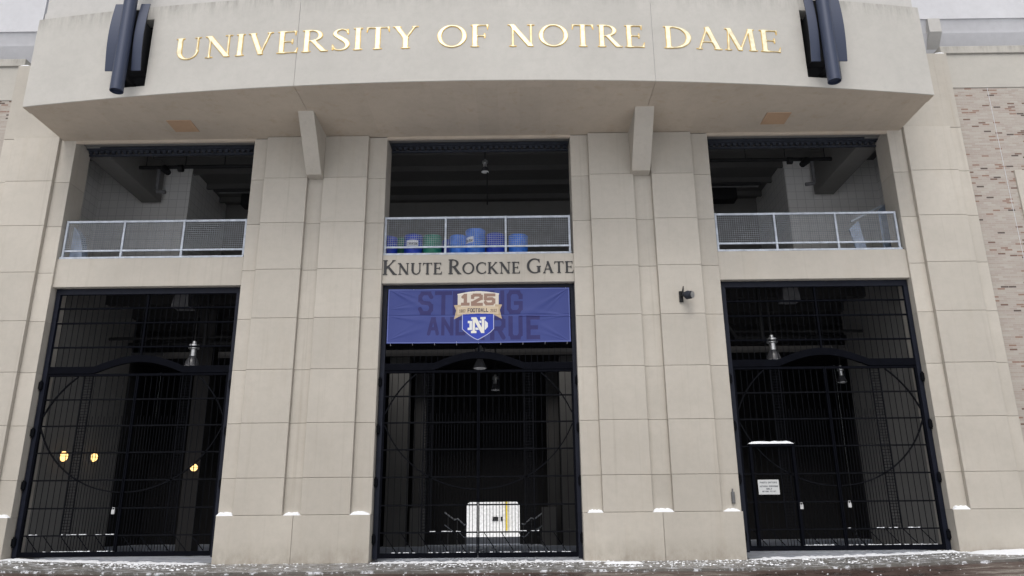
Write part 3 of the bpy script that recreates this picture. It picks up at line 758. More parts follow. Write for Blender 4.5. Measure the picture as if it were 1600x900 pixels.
# ------------------------------------------------------------------ balcony railings
def railing(xs, label):
    o = empty('balcony_railing', ((xs[0]+xs[-1])/2, .3, 8.1), label, 'railing', 'galvanised railings along the balconies')
    Y = .29; P_ = o
    for x in xs:
        m_ = MB(); m_.box(x-.028, x+.028, Y-.028, Y+.028, 8.14, 9.27); m_.box(x-.06, x+.06, Y-.05, Y+.05, 8.155, 8.165); m_.build('post', M['galv'], P_)
    m_ = MB()
    for a, b in zip(xs[:-1], xs[1:]): m_.box(a+.028, b-.028, Y-.024, Y+.024, 9.205, 9.265)
    m_.build('top_rail', M['galv'], P_)
    m_ = MB()
    for a, b in zip(xs[:-1], xs[1:]): m_.box(a+.028, b-.028, Y-.02, Y+.02, 8.335, 8.385)
    m_.build('bottom_rail', M['galv'], P_)
    for a, b in zip(xs[:-1], xs[1:]):
        m_ = MB(); n_ = round((b-a-.056)/.060)
        for i in range(1, n_): x = a+.028+(b-a-.056)*i/n_; m_.box(x-.003, x+.003, Y-.003, Y+.003, 8.385, 9.205)
        for i in range(1, 14): z = 8.385+.82*i/14; m_.box(a+.028, b-.028, Y-.010, Y-.0035, z-.003, z+.003)
        m_.build('wire_panel', M['mesh'], P_)
    m_ = MB(); m_.box(xs[0]-.04, xs[-1]+.03, .205, .50, 8.102, 8.155); m_.build('kick_plate', M['galv'], P_)
railing([-11.76, -10.12, -8.42, -6.66], 'galvanised mesh railing of the left balcony, pale blue panel behind one end')
railing([-2.67, -.97, .73, 2.53], 'galvanised mesh railing of the middle balcony with the blue barrels behind it')
railing([6.68, 8.33, 10.05, 11.74], 'galvanised mesh railing of the right balcony with slanted pale blue boards behind it')

# ------------------------------------------------------------------ sans letter strokes (used for printed matter)
BF = {
 'S': [[(1,.80),(.8,1),(.2,1),(0,.82),(0,.66),(.2,.52),(.8,.48),(1,.34),(1,.18),(.8,0),(.2,0),(0,.2)]],
 'T': [[(0,1),(1,1)],[(.5,1),(.5,0)]], 'R': [[(0,0),(0,1),(.8,1),(1,.85),(1,.62),(.8,.47),(0,.47)],[(.55,.47),(1,0)]],
 'O': [[(.2,0),(0,.18),(0,.82),(.2,1),(.8,1),(1,.82),(1,.18),(.8,0),(.2,0)]], 'N': [[(0,0),(0,1),(1,0),(1,1)]],
 'G': [[(1,.75),(1,.82),(.8,1),(.2,1),(0,.82),(0,.18),(.2,0),(.8,0),(1,.18),(1,.45),(.6,.45)]],
 'A': [[(0,0),(.42,1),(.58,1),(1,0)],[(.18,.33),(.82,.33)]], 'D': [[(0,0),(0,1),(.75,1),(1,.8),(1,.2),(.75,0),(0,0)]],
 'U': [[(0,1),(0,.18),(.2,0),(.8,0),(1,.18),(1,1)]], 'E': [[(1,1),(0,1),(0,0),(1,0)],[(0,.5),(.8,.5)]],
 'F': [[(1,1),(0,1),(0,0)],[(0,.5),(.8,.5)]], 'B': [[(0,0),(0,1),(.8,1),(1,.85),(1,.65),(.85,.52),(0,.52)],[(.85,.52),(1,.38),(1,.15),(.8,0),(0,0)]],
 'L': [[(0,1),(0,0),(1,0)]], 'H': [[(0,0),(0,1)],[(1,0),(1,1)],[(0,.5),(1,.5)]], 'I': [[(.5,0),(.5,1)]],
 'C': [[(1,.78),(.8,1),(.2,1),(0,.82),(0,.18),(.2,0),(.8,0),(1,.22)]], 'K': [[(0,0),(0,1)],[(1,1),(0,.45)],[(.3,.6),(1,0)]],
 'P': [[(0,0),(0,1),(.8,1),(1,.85),(1,.62),(.8,.47),(0,.47)]], 'Y': [[(0,1),(.5,.5),(1,1)],[(.5,.5),(.5,0)]],
 'X': [[(0,0),(1,1)],[(0,1),(1,0)]], 'M': [[(0,0),(0,1),(.5,.4),(1,1),(1,0)]], 'W': [[(0,1),(.2,0),(.5,.6),(.8,0),(1,1)]], 'V': [[(0,1),(.5,0),(1,1)]],
 '1': [[(.1,.8),(.5,1),(.5,0)],[(.05,0),(.95,0)]], '2': [[(0,.75),(0,.85),(.2,1),(.8,1),(1,.85),(1,.65),(0,.15),(0,0),(1,0)]],
 '5': [[(1,1),(.05,1),(0,.55),(.8,.58),(1,.42),(1,.18),(.8,0),(.2,0),(0,.18)]],
 '8': [[(.2,.52),(0,.65),(0,.85),(.2,1),(.8,1),(1,.85),(1,.65),(.8,.52),(.2,.52),(0,.36),(0,.15),(.2,0),(.8,0),(1,.15),(1,.36),(.8,.52)]],
 '7': [[(0,1),(1,1),(.4,0)]], '0': [[(.2,0),(0,.18),(0,.82),(.2,1),(.8,1),(1,.82),(1,.18),(.8,0),(.2,0)]]}
def bf_dist(X, Y, ch, x0, x1, yb, yt, w):
    """distance field (px, y down): glyph inside x0..x1, yt..yb with stroke w"""
    o = np.full(X.shape, 1e6); h = w/2
    for pl in BF[ch]:
        q = [(x0+h+(x1-x0-w)*a, yb-h-(yb-yt-w)*b) for a, b in pl]
        for (ax, ay), (bx, by) in zip(q[:-1], q[1:]):
            dx, dy = bx-ax, by-ay; L2 = dx*dx+dy*dy; t = np.clip(((X-ax)*dx+(Y-ay)*dy)/L2, 0, 1)
            # square-ish caps: Chebyshev for straight strokes
            ex, ey = X-ax-t*dx, Y-ay-t*dy
            d = np.maximum(np.abs(ex), np.abs(ey)) if (abs(dx) < 1e-6 or abs(dy) < 1e-6) else np.hypot(ex, ey)
            o = np.minimum(o, d-h)
    return o
def poly_in(X, Y, pts):
    ins_ = np.zeros(X.shape, bool); n_ = len(pts)
    for i in range(n_):
        (x0, y0), (x1, y1) = pts[i], pts[(i+1) % n_]
        c_ = ((y0 > Y) != (y1 > Y)); xi = x0+(Y-y0)*(x1-x0)/(y1-y0+1e-12)
        ins_ ^= c_ & (X < xi)
    return ins_
def poly_edge(X, Y, pts, w, closed=True):
    o = np.full(X.shape, 1e6)
    for i in range(len(pts)-(0 if closed else 1)):
        (ax, ay), (bx, by) = pts[i], pts[(i+1) % len(pts)]; dx, dy = bx-ax, by-ay
        t = np.clip(((X-ax)*dx+(Y-ay)*dy)/(dx*dx+dy*dy+1e-9), 0, 1); o = np.minimum(o, np.hypot(X-ax-t*dx, Y-ay-t*dy))
    return o < w/2
def printed(name, X3, Y3, Z3, C, parent, rough=.7, flip=False):
    """grid mesh with a colour attribute as its print"""
    ny, nx = X3.shape; me = bpy.data.meshes.new(name)
    v = np.stack([X3, Y3, Z3], -1).reshape(-1, 3)
    idx = np.arange(ny*nx).reshape(ny, nx)
    f = np.stack([idx[:-1,:-1], idx[:-1,1:], idx[1:,1:], idx[1:,:-1]], -1).reshape(-1, 4)
    me.vertices.add(len(v)); me.vertices.foreach_set('co', v.ravel()); me.loops.add(f.size); me.loops.foreach_set('vertex_index', f.ravel().astype(np.int32))
    me.polygons.add(len(f)); me.polygons.foreach_set('loop_start', np.arange(0, f.size, 4, dtype=np.int32)); me.polygons.foreach_set('loop_total', np.full(len(f), 4, np.int32))
    me.update(calc_edges=True); me.polygons.foreach_set('use_smooth', [True]*len(f))
    ca = me.color_attributes.new('print', 'FLOAT_COLOR', 'POINT')
    c4 = np.concatenate([C.reshape(-1, 3), np.ones((len(v), 1))], 1).astype(np.float32); ca.data.foreach_set('color', c4.ravel())
    mt = mat(name+'_print', (.5,.5,.5), rough, spec=.3); n = N(mt); a = n.n('ShaderNodeAttribute'); a.attribute_name = 'print'
    P = n.geo().outputs['Position']; n.l(n.mix(n.ramp(n.noise(P, 220, 2), [(.3, 0.), (.7, .12)]), a.outputs['Color'], (.0,.0,.0)), n.b.inputs['Base Color'])
    me.materials.append(mt); o = bpy.data.objects.new(name, me); col.objects.link(o)
    if parent is not None: o.parent = parent; o.matrix_parent_inverse = Matrix.Translation(parent.location).inverted()
    return o

# ------------------------------------------------------------------ banner
bx0, bx1, bz0, bz1 = -2.53, 2.48, 5.60, 7.14
px = np.linspace(68, 1556, 840); py = np.linspace(500, 48, 260); X, Y = np.meshgrid(px, py)
def lin(r, g, b): return np.array([((c/255)/12.92 if c/255 < .04045 else ((c/255+.055)/1.055)**2.4) for c in (r, g, b)])
blue, purp = lin(58, 69, 130), lin(46, 46, 100)
C = np.zeros(X.shape+(3,)); C[:] = blue
def fill(mask, c): C[mask] = c
W_ = 34
for ch, a, b, yb, yt in (('S',315,440,267,68),('T',452,592,267,68),('R',600,720,267,68),('O',735,850,267,68),('N',905,1022,267,68),('G',1040,1172,267,68),
                         ('A',393,492,436,284),('N',508,608,436,284),('D',624,722,436,284),('T',790,895,476,282),('R',905,1030,476,282),('U',1054,1168,476,282),('E',1198,1308,476,282)):
    fill(bf_dist(X, Y, ch, a, b, yb, yt, W_ if yb != 436 else 28) < 0, purp)
# crest
top = [(640+i*335/20, 98-20*math.sin(math.pi*i/20)) for i in range(21)]
crest = top+[(975,200),(965,262),(650,262),(640,200)]
fill(poly_in(X, Y, crest), lin(214, 205, 192)); fill(poly_edge(X, Y, top, 9, False), lin(228, 222, 212))
tan = lin(150, 122, 108)
for ch, a, b in (('1',664,740),('2',748,846),('5',852,948)):
    fill(bf_dist(X, Y, ch, a, b, 196-abs((a+b)/2-806)*.02, 92, 27) < 0, tan)
sh = [(680,250),(934,250),(934,385)]+[(934-(934-806)*t, 385+88*t**.75+0*t) for t in (.2,.4,.6,.8,1)]+[(806-(806-680)*t, 473-88*(t)**1.35) for t in (.2,.4,.6,.8,1)]
fill(poly_in(X, Y, sh), lin(48, 68, 168)); fill(poly_edge(X, Y, sh, 5), lin(185, 190, 215))
for s_ in (1, -1):
    q = lambda x: 806+s_*x
    fill(poly_in(X, Y, [(q(140),185),(q(197),188),(q(178),232),(q(195),305),(q(130),270)]), lin(186, 166, 138))
rib = [(638,205)]+[(638+i*336/16, 205-9*math.sin(math.pi*i/16)) for i in range(17)]+[(974-i*336/16, 268-9*math.sin(math.pi*i/16)) for i in range(17)]
fill(poly_in(X, Y, rib), lin(204, 186, 160))
def word_print(X, Y, C, s, x0, x1, yb, yt, w, c, gap=.18):
    n_ = len(s); cw = (x1-x0)/(n_+(n_-1)*gap)
    for i, ch in enumerate(s):
        if ch == ' ': continue
        a = x0+i*cw*(1+gap); C[bf_dist(X, Y, ch, a, a+cw, yb, yt, w) < 0] = c
word_print(X, Y, C, 'FOOTBALL', 722, 890, 247, 214, 5.5, lin(60,55,70))
word_print(X, Y, C, '1887', 652, 704, 250, 224, 4, lin(120,105,90)); word_print(X, Y, C, '2012', 908, 960, 250, 224, 4, lin(120,105,90))
# interlocked letters
def slabrect(x0, x1, y0, y1): return (X >= x0) & (X <= x1) & (Y >= y0) & (Y <= y1)
wh = lin(222, 224, 222); edge = lin(48, 68, 168)
dout = [(724,318),(866,318),(886,338),(886,372),(866,392),(724,392),(724,374),(738,374),(738,336),(724,336)]
din = [(762,336),(852,336),(862,346),(862,364),(852,374),(762,374)]
dm = poly_in(X, Y, dout) & ~poly_in(X, Y, din); fill(dm, wh)
npoly = [(752,288),(792,288),(836,372),(836,306),(824,306),(824,288),(868,288),(868,306),(858,306),(858,418),(832,418),(782,328),(782,400),(794,400),(794,418),(750,418),(750,400),(762,400),(762,306),(752,306)]
fill(poly_in(X, Y, npoly) | poly_edge(X, Y, npoly, 7), edge); fill(poly_in(X, Y, npoly), lin(228, 226, 214))
fill(poly_edge(X, Y, [(74,54),(1550,54),(1550,494),(74,494)], 4), lin(120, 132, 190))
uu = (X-68)/1488; vv = (500-Y)/452
w_ = .010*np.sin(uu*9+vv*3)+.006*np.sin(uu*31-vv*7)
for (cx_, cz_, ang, amp, sp_) in ((0,1,-.5,.022,90),(1,1,3.7,.022,90),(0,.5,-.15,.016,80),(1,.48,3.05,.02,80),(0,.05,.35,.012,60),(1,0,2.6,.014,60),(0,.62,.1,.012,60)):
    dx, dz = (uu-cx_)*3.2, (vv-cz_)
    th = np.arctan2(dz, dx); dth = np.arctan2(np.sin(th-ang), np.cos(th-ang)); r_ = np.hypot(dx, dz)
    w_ += amp*np.exp(-(dth/.09)**2)*np.exp(-r_/.75)*np.minimum(r_*4, 1)*1.3
    w_ += amp*.6*np.exp(-((dth-.22)/.06)**2)*np.exp(-r_/.6)*np.minimum(r_*4, 1)
w_ += .012*np.exp(-((vv-.49-.02*np.sin(uu*5))/.012)**2)*(uu > .72) - .008*np.exp(-((vv-.5)/.015)**2)
X3 = bx0+uu*(bx1-bx0)-.0; Z3 = bz0+vv*(bz1-bz0) - .012*np.sin(uu*math.pi)*(1-vv)
bn = empty('banner', (0, .3, 6.4), 'long blue banner with a 125 crest hanging across the top of the middle gate', 'banner')
printed('cloth', X3, .325-w_, Z3, C, bn, .6)
mb = MB()
for i in range(9):
    x = bx0+.1+(bx1-bx0-.2)*i/8; mb.bar((x,.33,bz1-.02), (x,.42,bz1+.05), .01); mb.bar((x,.33,bz0+.03), (x,.42,bz0-.04), .01)
mb.build('tie', M['white'], bn)

# notice on the right gate
px = np.linspace(0, 150, 190); py = np.linspace(108, 0, 136); X, Y = np.meshgrid(px, py); C = np.zeros(X.shape+(3,)); C[:] = lin(196, 198, 198)
ink = lin(70, 72, 80)
word_print(X, Y, C, 'STAFF ENTRANCE'[:0]+'PHOTO', 12, 62, 26, 13, 2.6, ink); word_print(X, Y, C, 'SEE PASS'[:0]+'ENTERS', 70, 138, 26, 13, 2.6, ink)
word_print(X, Y, C, 'AUTHORIZED'[:7], 8, 70, 54, 42, 2.6, ink); word_print(X, Y, C, 'PERSONNEL'[:8], 76, 145, 54, 42, 2.6, ink)
word_print(X, Y, C, 'ONLY', 56, 98, 74, 61, 3.2, ink); word_print(X, Y, C, 'BEYOND', 24, 72, 92, 81, 2.4, ink); word_print(X, Y, C, 'POINT', 80, 126, 92, 81, 2.4, ink)
sg = empty('notice_board', (7.42, .33, 1.73), 'small white notice board hung on the right iron gate', 'sign')
uu = X/150; vv = 1-Y/108; printed('board', 7.16+uu*.52, .335+0*uu, 1.56+vv*.355, C, sg, .4)
mb = MB(); mb.box(7.155, 7.685, .337, .35, 1.555, 1.92); mb.build('backing', M['white'], sg)

# ------------------------------------------------------------------ barrels on the middle balcony
def barrel(x, y, h, r, m_, label, tag_txt=None, tilt=0):
    o = empty('barrel', (x, y, 8.08), label, 'barrel', 'plastic barrels stored on the middle balcony')
    pr = [(0.01,0),(r*.93,0),(r*.97,.02),(r,.12),(r,.30*h),(r*1.03,.32*h),(r*1.03,.34*h),(r,.36*h),(r,.64*h),(r*1.03,.66*h),(r*1.03,.68*h),(r,.70*h),(r,.92*h),(r*1.02,.94*h),(r*1.02,.98*h),(r*.98,h),(r*.93,h),(r*.93,.9*h),(.01,.9*h)]
    mb = MB(); mb.lathe(pr, (x, y, 8.08), 28); mb.build('shell', m_, o, smooth=True)
    if tag_txt:
        px = np.linspace(0, 100, 90); py = np.linspace(60, 0, 50); X, Y = np.meshgrid(px, py); C = np.zeros(X.shape+(3,)); C[:] = lin(225,228,235)
        word_print(X, Y, C, tag_txt, 6, 94, 52, 24, 5, lin(15,15,20))
        a = (X/100-.5)*1.25+tilt; rr = r+.012
        printed('sticker', x+rr*np.sin(a), y-rr*np.cos(a), 8.08+h*.56+(1-Y/60)*.18*1.0+ (X/100)*.0, C, o, .5)
bs = [(-2.68,.95,.80,.25,'bluepl','dark blue barrel at the far left, half behind the railing post',None),
      (-2.42,1.6,.98,.26,'green','green barrel behind the leftmost blue barrel',None),
      (-1.97,.98,.86,.27,'bluepl','dark blue barrel with a white TRASH sticker','TRASH'),
      (-1.42,.98,.84,.27,'green','green barrel between the two left blue barrels, nearest the railing',None),
      (-.95,1.35,.82,.24,'bluepl','dark blue barrel just behind the railing post left of the tall one',None),
      (-.66,.92,.80,.25,'bluelight','short lighter blue barrel against the tall pale blue one',None),
      (-.17,1.02,1.02,.29,'bluelight','tallest bright blue barrel with a tilted white sticker','TRASH'),
      (.42,1.02,.88,.27,'bluepl','dark blue barrel right of the tall bright one',None),
      (1.08,1.02,.84,.28,'bluelight','rightmost bright blue barrel beside the railing post',None)]
for x, y, h, r, m_, lb, tx in bs: barrel(x, y, h, r, M[m_], lb, tx, -.75 if h > 1 else 0)

# pale blue boards behind the outer railings
mb = MB(); a = [(13.75-.02,1.0,8.09),(13.75,3.2,8.09)]
def board(name, pts, th, label, grp=None):
    mb = MB(); p = [Vector(q) for q in pts]; nn = (p[1]-p[0]).cross(p[2]-p[0]).normalized()*th; k = len(p)
    mb.add([*p, *[q+nn for q in p]], [tuple(range(k)), tuple(range(2*k-1, k-1, -1))]+[(i, i+k, (i+1) % k+k, (i+1) % k) for i in range(k)])
    return tag(mb.build(name, M['paleblue']), label, 'board', grp)
board('leaning_board', [(11.05,1.3,8.09),(11.35,1.3,8.09),(11.25,1.5,9.45),(10.95,1.5,9.2)], .05, 'narrow pale blue board standing behind the right balcony railing')
board('leaning_board', [(11.75,1.2,8.09),(12.6,1.6,8.09),(12.7,1.8,10.5),(11.9,1.5,9.8)], .05, 'wide pale blue board with slanted top at the right end of the right balcony')
mb = MB(); mb.bar((11.0,1.4,9.42), (12.05,1.45,9.95), .05); tag(mb.build('handrail', M['galv']), 'sloping pale handrail joining the blue boards on the right balcony', 'handrail')
pts = [(-12.4,1.0,8.09),(-11.45,1.0,8.09),(-11.5,1.0,8.6),(-11.62,1.0,9.0),(-11.78,1.0,9.22),(-11.95,1.0,9.34),(-12.4,1.0,9.38)]
board('leaning_board', pts, .3, 'rounded pale blue board standing at the left end of the left balcony')

# ------------------------------------------------------------------ balcony services
def part_tube(name, pts, r, m_, parent): mb = MB(); mb.tube(pts, r, 10); return mb.build(name, m_, parent, smooth=True)
for s, lb in ((1, 'black pipe run with hanging elbow under the right balcony ceiling'), (-1, 'black pipe run with hanging elbow under the left balcony ceiling')):
    o = empty('sprinkler_pipe', (s*9, 3, 12.3), lb, 'pipe', 'pipes under the balcony ceilings')
    part_tube('main_pipe', [(s*11.7,3,12.27),(s*7.4,3,12.27)], .06, M['pipe'], o)
    part_tube('branch_pipe', [(s*9.6,5-.3,12.2),(s*6.8,4.7,12.2)], .05, M['pipe'], o)
    part_tube('branch_pipe', [(s*9.8,5.6,12.5),(s*6.6,5.6,12.5)], .03, M['pipegrey'], o)
    part_tube('elbow_pipe', [(s*10.8,3.1,12.25),(s*10.8,3.1,11.55),(s*10.78,3.1,11.45),(s*10.5,3.1,11.42)], .06, M['pipegrey'], o)
    mb = MB(); mb.tube([(s*10.55,2.9,12.18),(s*10.35,2.8,11.98)], [.13,.1], 12); mb.tube([(s*10.1,2.95,12.2),(s*9.95,2.95,12.2)], .12, 12); mb.build('valve', M['pipe'], o, smooth=True)
    for q in (11.2, 9.9, 8.6): mb = MB(); mb.bar((s*q,3,12.3), (s*q,3,13.2), .02); mb.build('hanger', M['pipe'], o)
    mb = MB(); mb.box(s*6.9, s*9.2, 6.2, 6.7, 12.3, 12.8); mb.build('duct', M['pipe'], o)
for a, b in BAYS:      # toothed shutter guide along each lintel
    o = empty('shutter_guide', ((a+b)/2, .75, 11.6), 'dark toothed shutter guide under the %s balcony lintel' % ('left' if a < -5 else 'right' if a > 5 else 'middle'), 'shutter', 'shutter guides under the lintels')
    mb = MB(); mb.box(a+.02, b-.02, .64, .70, 11.72, 11.80); mb.box(a+.02, b-.02, .80, .86, 11.58, 11.63); mb.build('rail', M['guide'], o)
    prof = [(b-.03, 11.72), (a+.03, 11.72), (a+.03, 11.70)]; x = a+.06
    while x < b-.15: prof += [(x, 11.70), (x, 11.625), (x+.09, 11.625), (x+.09, 11.70)]; x += .17
    prof.append((b-.03, 11.70)); k7 = len(prof)
    mb = MB(); mb.add([(p, .71, q) for p, q in prof]+[(p, .79, q) for p, q in prof], [tuple(range(k7)), tuple(range(2*k7-1, k7-1, -1))]+[(i, i+k7, (i+1) % k7+k7, (i+1) % k7) for i in range(k7)])
    mb.build('toothed_strip', M['guide'], o)
def pendant(x, y, ztop, zb, label, lens='lens', s=1.):
    o = empty('pendant_lamp', (x, y, zb), label, 'lamp', 'bell shaped lamps hanging in the gateway')
    h = zb
    part_tube('stem', [(x,y,h+.62*s),(x,y,ztop)], .018, M['pipe'], o)
    mb = MB(); mb.lathe([(.01,.66*s),(.05*s,.66*s),(.06*s,.60*s),(.13*s,.57*s),(.14*s,.46*s),(.08*s,.44*s),(.09*s,.26*s),(.01,.26*s)], (x,y,h), 20); mb.build('housing', M['alu'], o, smooth=True)
    mb = MB(); mb.lathe([(.08*s,.27*s),(.13*s,.20*s),(.18*s,.08*s),(.195*s,0),(.185*s,0),(.17*s,.08*s),(.12*s,.19*s)], (x,y,h), 24); mb.build('shade', M['lens'], o, smooth=True)
    mb = MB(); mb.lathe([(.18*s,.004),(.12*s,-.02),(.01,-.03)], (x,y,h), 20); mb.build('glass', M['white'], o, smooth=True)
pendant(-8.27, 1.5, 7.62, 5.28, 'bell shaped lamp hanging behind the top of the left gate', s=1.08)
pendant(-.05, 1.5, 7.62, 5.12, 'bell shaped lamp hanging just below the blue banner')
pendant(8.30, 1.5, 7.62, 5.28, 'bell shaped lamp hanging behind the top of the right gate', s=1.08)
pendant(.02, 3.0, 13.0, 11.95, 'small bell shaped lamp hanging in the dark middle balcony', s=.7)
part_tube('conduit', [(.1,2.9,11.9),(.1,2.9,10.75)], .02, M['pipe'], None); tag(bpy.data.objects['conduit'], 'thin black conduit dropping below the middle balcony lamp', 'conduit')
pendant(.25, 6.0, 7.6, 5.25, 'smaller bell shaped lamp far behind the one under the banner', s=.8)
pendant(11.2, 4.0, 7.6, 5.05, 'dim bell shaped lamp against the right passage wall', s=.8)
# ceiling boxes
for x, lb in ((-9.0, 'grey box fixture on the ceiling behind the left gate'), (9.15, 'grey box fixture on the ceiling behind the right gate')):
    mb = MB(); mb.add([(x-.2,1.9,7.62),(x+.2,1.9,7.62),(x+.2,2.3,7.62),(x-.2,2.3,7.62),(x-.26,1.85,7.15),(x+.26,1.85,7.15),(x+.26,2.35,7.15),(x-.26,2.35,7.15)], [(0,1,2,3),(7,6,5,4),(0,4,5,1),(1,5,6,2),(2,6,7,3),(3,7,4,0)])
    mb.box(x-.21, x+.21, 1.89, 2.31, 7.621, 7.66); tag(mb.build('ceiling_box', M['pipegrey']), lb, 'fixture', 'ceiling boxes behind the gates')
# conduits below the slab
for s, lb in ((1, 'dark pipe slanting under the ceiling behind the right gate'), (-1, 'dark pipe slanting under the ceiling behind the left gate')):
    o = empty('drain_pipe', (s*9, 3, 7), lb, 'pipe', 'pipes behind the gates')
    part_tube('run', [(s*7.0,2.2,6.9),(s*7.6,2.6,6.2),(s*11.7,4.5,6.6)], .08, M['pipe'], o); part_tube('drop', [(s*8.2,2.0,7.6),(s*8.2,2.0,5.9)], .05, M['pipe'], o)
    part_tube('crossing', [(s*6.8,3.4,6.6),(s*11.8,3.4,6.55)], .05, M['pipe'], o)
# bulkhead wall lamps (lit)
glow = mat('lit_lens', (1,.7,.25), .4); glow.node_tree.nodes['Principled BSDF'].inputs['Emission Color'].default_value = (1,.60,.22,1); glow.node_tree.nodes['Principled BSDF'].inputs['Emission Strength'].default_value = 1.7
def bulk(p, d, label, s=1.):
    o = empty('wall_lamp', p, label, 'lamp', 'lit yellow wall lamps behind the left gate'); p = Vector(p); d = Vector(d).normalized(); q = d.to_track_quat('Z', 'Y').to_matrix()
    mb = MB(); mb.lathe([(.01,0),(.15*s,0),(.15*s,.05*s),(.12*s,.06*s)], p, 20, q); mb.build('base', M['pipegrey'], o, smooth=True)
    mb = MB(); mb.lathe([(.125*s,.05*s),(.12*s,.10*s),(.085*s,.15*s),(.04*s,.175*s),(.005,.18*s)], p, 20, q); mb.build('lens', glow, o, smooth=True)
    mb = MB()
    for a in (0, math.pi/2):
        pts = [p + q @ Vector((math.cos(a)*.14*s*math.cos(t), math.sin(a)*.14*s*math.cos(t), .05*s+.145*s*math.sin(t))) for t in [math.pi*i/8 for i in range(9)]]; mb.tube(pts, .008*s, 6)
    mb.build('guard', M['pipe'], o)
    return o
bulk((-11.95, 2.05, 2.83), (1,0,0), 'glowing yellow wall lamp nearest the left jamb', 1.15)
bulk((-11.95, 3.65, 2.93), (1,0,0), 'glowing yellow wall lamp in the middle of the three', 1.05)
mb = MB(); mb.box(-9.25, -8.75, 4.02, 4.5, 0, 7.62); hc = mb.build('hall_column', M['concdark'], B)
bulk((-8.93, 4.015, 2.62), (.25,-1,0), 'glowing yellow wall lamp farthest back, right of the other two', .85)

# ------------------------------------------------------------------ fascia light columns
for s, lb in ((-1, 'slate blue tube and curved plates over a black slot, left end of the inscription'), (1, 'slate blue tube and curved plates over a black slot, right end of the inscription')):
    x = s*9.17; o = empty('facade_light_column', (x, fy(x), 11.6), lb, 'light fixture', 'light columns on the fascia')
    y = fy(x)-.50
    mb = MB(); mb.tube([(x,y,11.58),(x,y,16.2)], .165, 28, False); mb.tube([(x,y,11.58),(x,y,16.2)], .15, 28, False)
    mb.lathe([(.15,0),(.165,0)], (x,y,11.58), 28); mb.lathe([(.15,.05),(.005,.05)], (x,y,11.60), 28); mb.build('tube', M['sconce'], o, smooth=True)
    for q0, q1 in ((-.50, -.20), (.19, .43)):
        a, b = (x+q0, x+q1) if s < 0 else (x-q1, x-q0)
        mb = MB(); n_ = 16; vs = []
        for i in range(n_+1):
            t = i/n_; z = 12.30+2.05*t; d = .11*math.sin(math.pi*t); yy = y+.18-d
            vs += [(a,yy,z),(b,yy,z),(b,yy+.03,z),(a,yy+.03,z)]
        fs = [(i*4+k, i*4+(k+1) % 4, (i+1)*4+(k+1) % 4, (i+1)*4+k) for i in range(n_) for k in range(4)]+[(3,2,1,0),(n_*4,n_*4+1,n_*4+2,n_*4+3)]
        mb.add(vs, fs); mb.build('plate', M['sconce'], o)
    mb = MB(); mb.box(x-s*.0-.04, x+.04, y+.2, fy(x)+.3, 12.15, 12.25); mb.box(x-.04, x+.04, y+.2, fy(x)+.3, 13.7, 13.8)
    mb.box(x-.36, x+.36, y+.24, y+.28, 12.35, 14.2); mb.build('bracket', M['pipe'], o)
    e0 = s*9.60; mb = MB(); mb.box(min(e0, e0-s*.10), max(e0, e0-s*.10), fy(9.6)-.06, fy(9.6)+.34, 12.02, 12.75); mb.build('side_shield', M['sconce'], o)
    mb = MB(); mb.box(x-.3, x+.3, y+.27, fy(x)+.3, 12.5, 13.9); mb.build('lamp_tray', M['black'], o)

# flood light and small wall box on the right pier
o = empty('flood_light', (5.5, 0, 6.75), 'small black flood light on the right stone pier', 'light fixture')
mb = MB(); mb.box(5.42, 5.52, -.05, 0, 6.58, 6.88); mb.build('mount', M['pipe'], o)
mb = MB(); mb.tube([(5.47,-.06,6.74),(5.56,-.16,6.74)], .03, 8); mb.tube([(5.5,-.1,6.80),(5.53,-.12,7.0)], [.03,.012], 8); mb.build('arm', M['pipe'], o)
mb = MB(); mb.tube([(5.52,-.12,6.78),(5.60,-.22,6.72),(5.70,-.32,6.70)], [.05,.12,.10], 14); mb.build('head', M['guide'], o, smooth=True)
mb = MB(); mb.lathe([(.005,.01),(.095,.01)], (5.705,-.325,6.70), 14, Vector((.7,-.7,-.15)).to_track_quat('Z','Y').to_matrix()); mb.build('lens', M['alu'], o)
o = empty('switch_box', (6.42, REC, 1.45), 'small grey metal box low on the right pier beside the right gate', 'box')
mb = MB(); mb.cbox(6.38, 6.46, REC-.07, REC, 1.34, 1.62, .012); mb.build('case', M['pipegrey'], o)
mb = MB(); mb.tube([(6.42,REC-.03,1.62),(6.42,REC-.03,1.70)], .018, 8); mb.build('conduit', M['pipegrey'], o)

# snowy stair rails at the tunnel mouth
for s, lb in ((-1, 'snowy zigzag stair rail left of the bright tunnel opening'), (1, 'snowy zigzag stair rail right of the bright tunnel opening')):
    o = empty('stair_rail', (s*2, 14.6, 0), lb, 'handrail', 'stair rails at the tunnel mouth')
    c0 = -.07
    for dz in (0, -.5):
        pts = [(c0+s*2.15,14.6,1.36+dz),(c0+s*1.72,14.6,1.05+dz),(c0+s*1.58,14.6,1.10+dz),(c0+s*1.30,14.6,.84+dz),(c0+s*1.18,14.6,.87+dz)]
        part_tube('rail', pts, .02, M['galv'], o)
        if dz == 0:
            mb = MB(); mb.tube([Vector(p)+Vector((0,0,.028)) for p in pts], .017, 6); mb.build('snow_line', M['snow'], o)
    mb = MB()
    for q in (2.0, 1.6, 1.25): mb.bar((c0+s*q,14.6,0), (c0+s*q,14.6,.86+(q-1.2)*.45), .025)
    mb.build('post', M['pipegrey'], o)

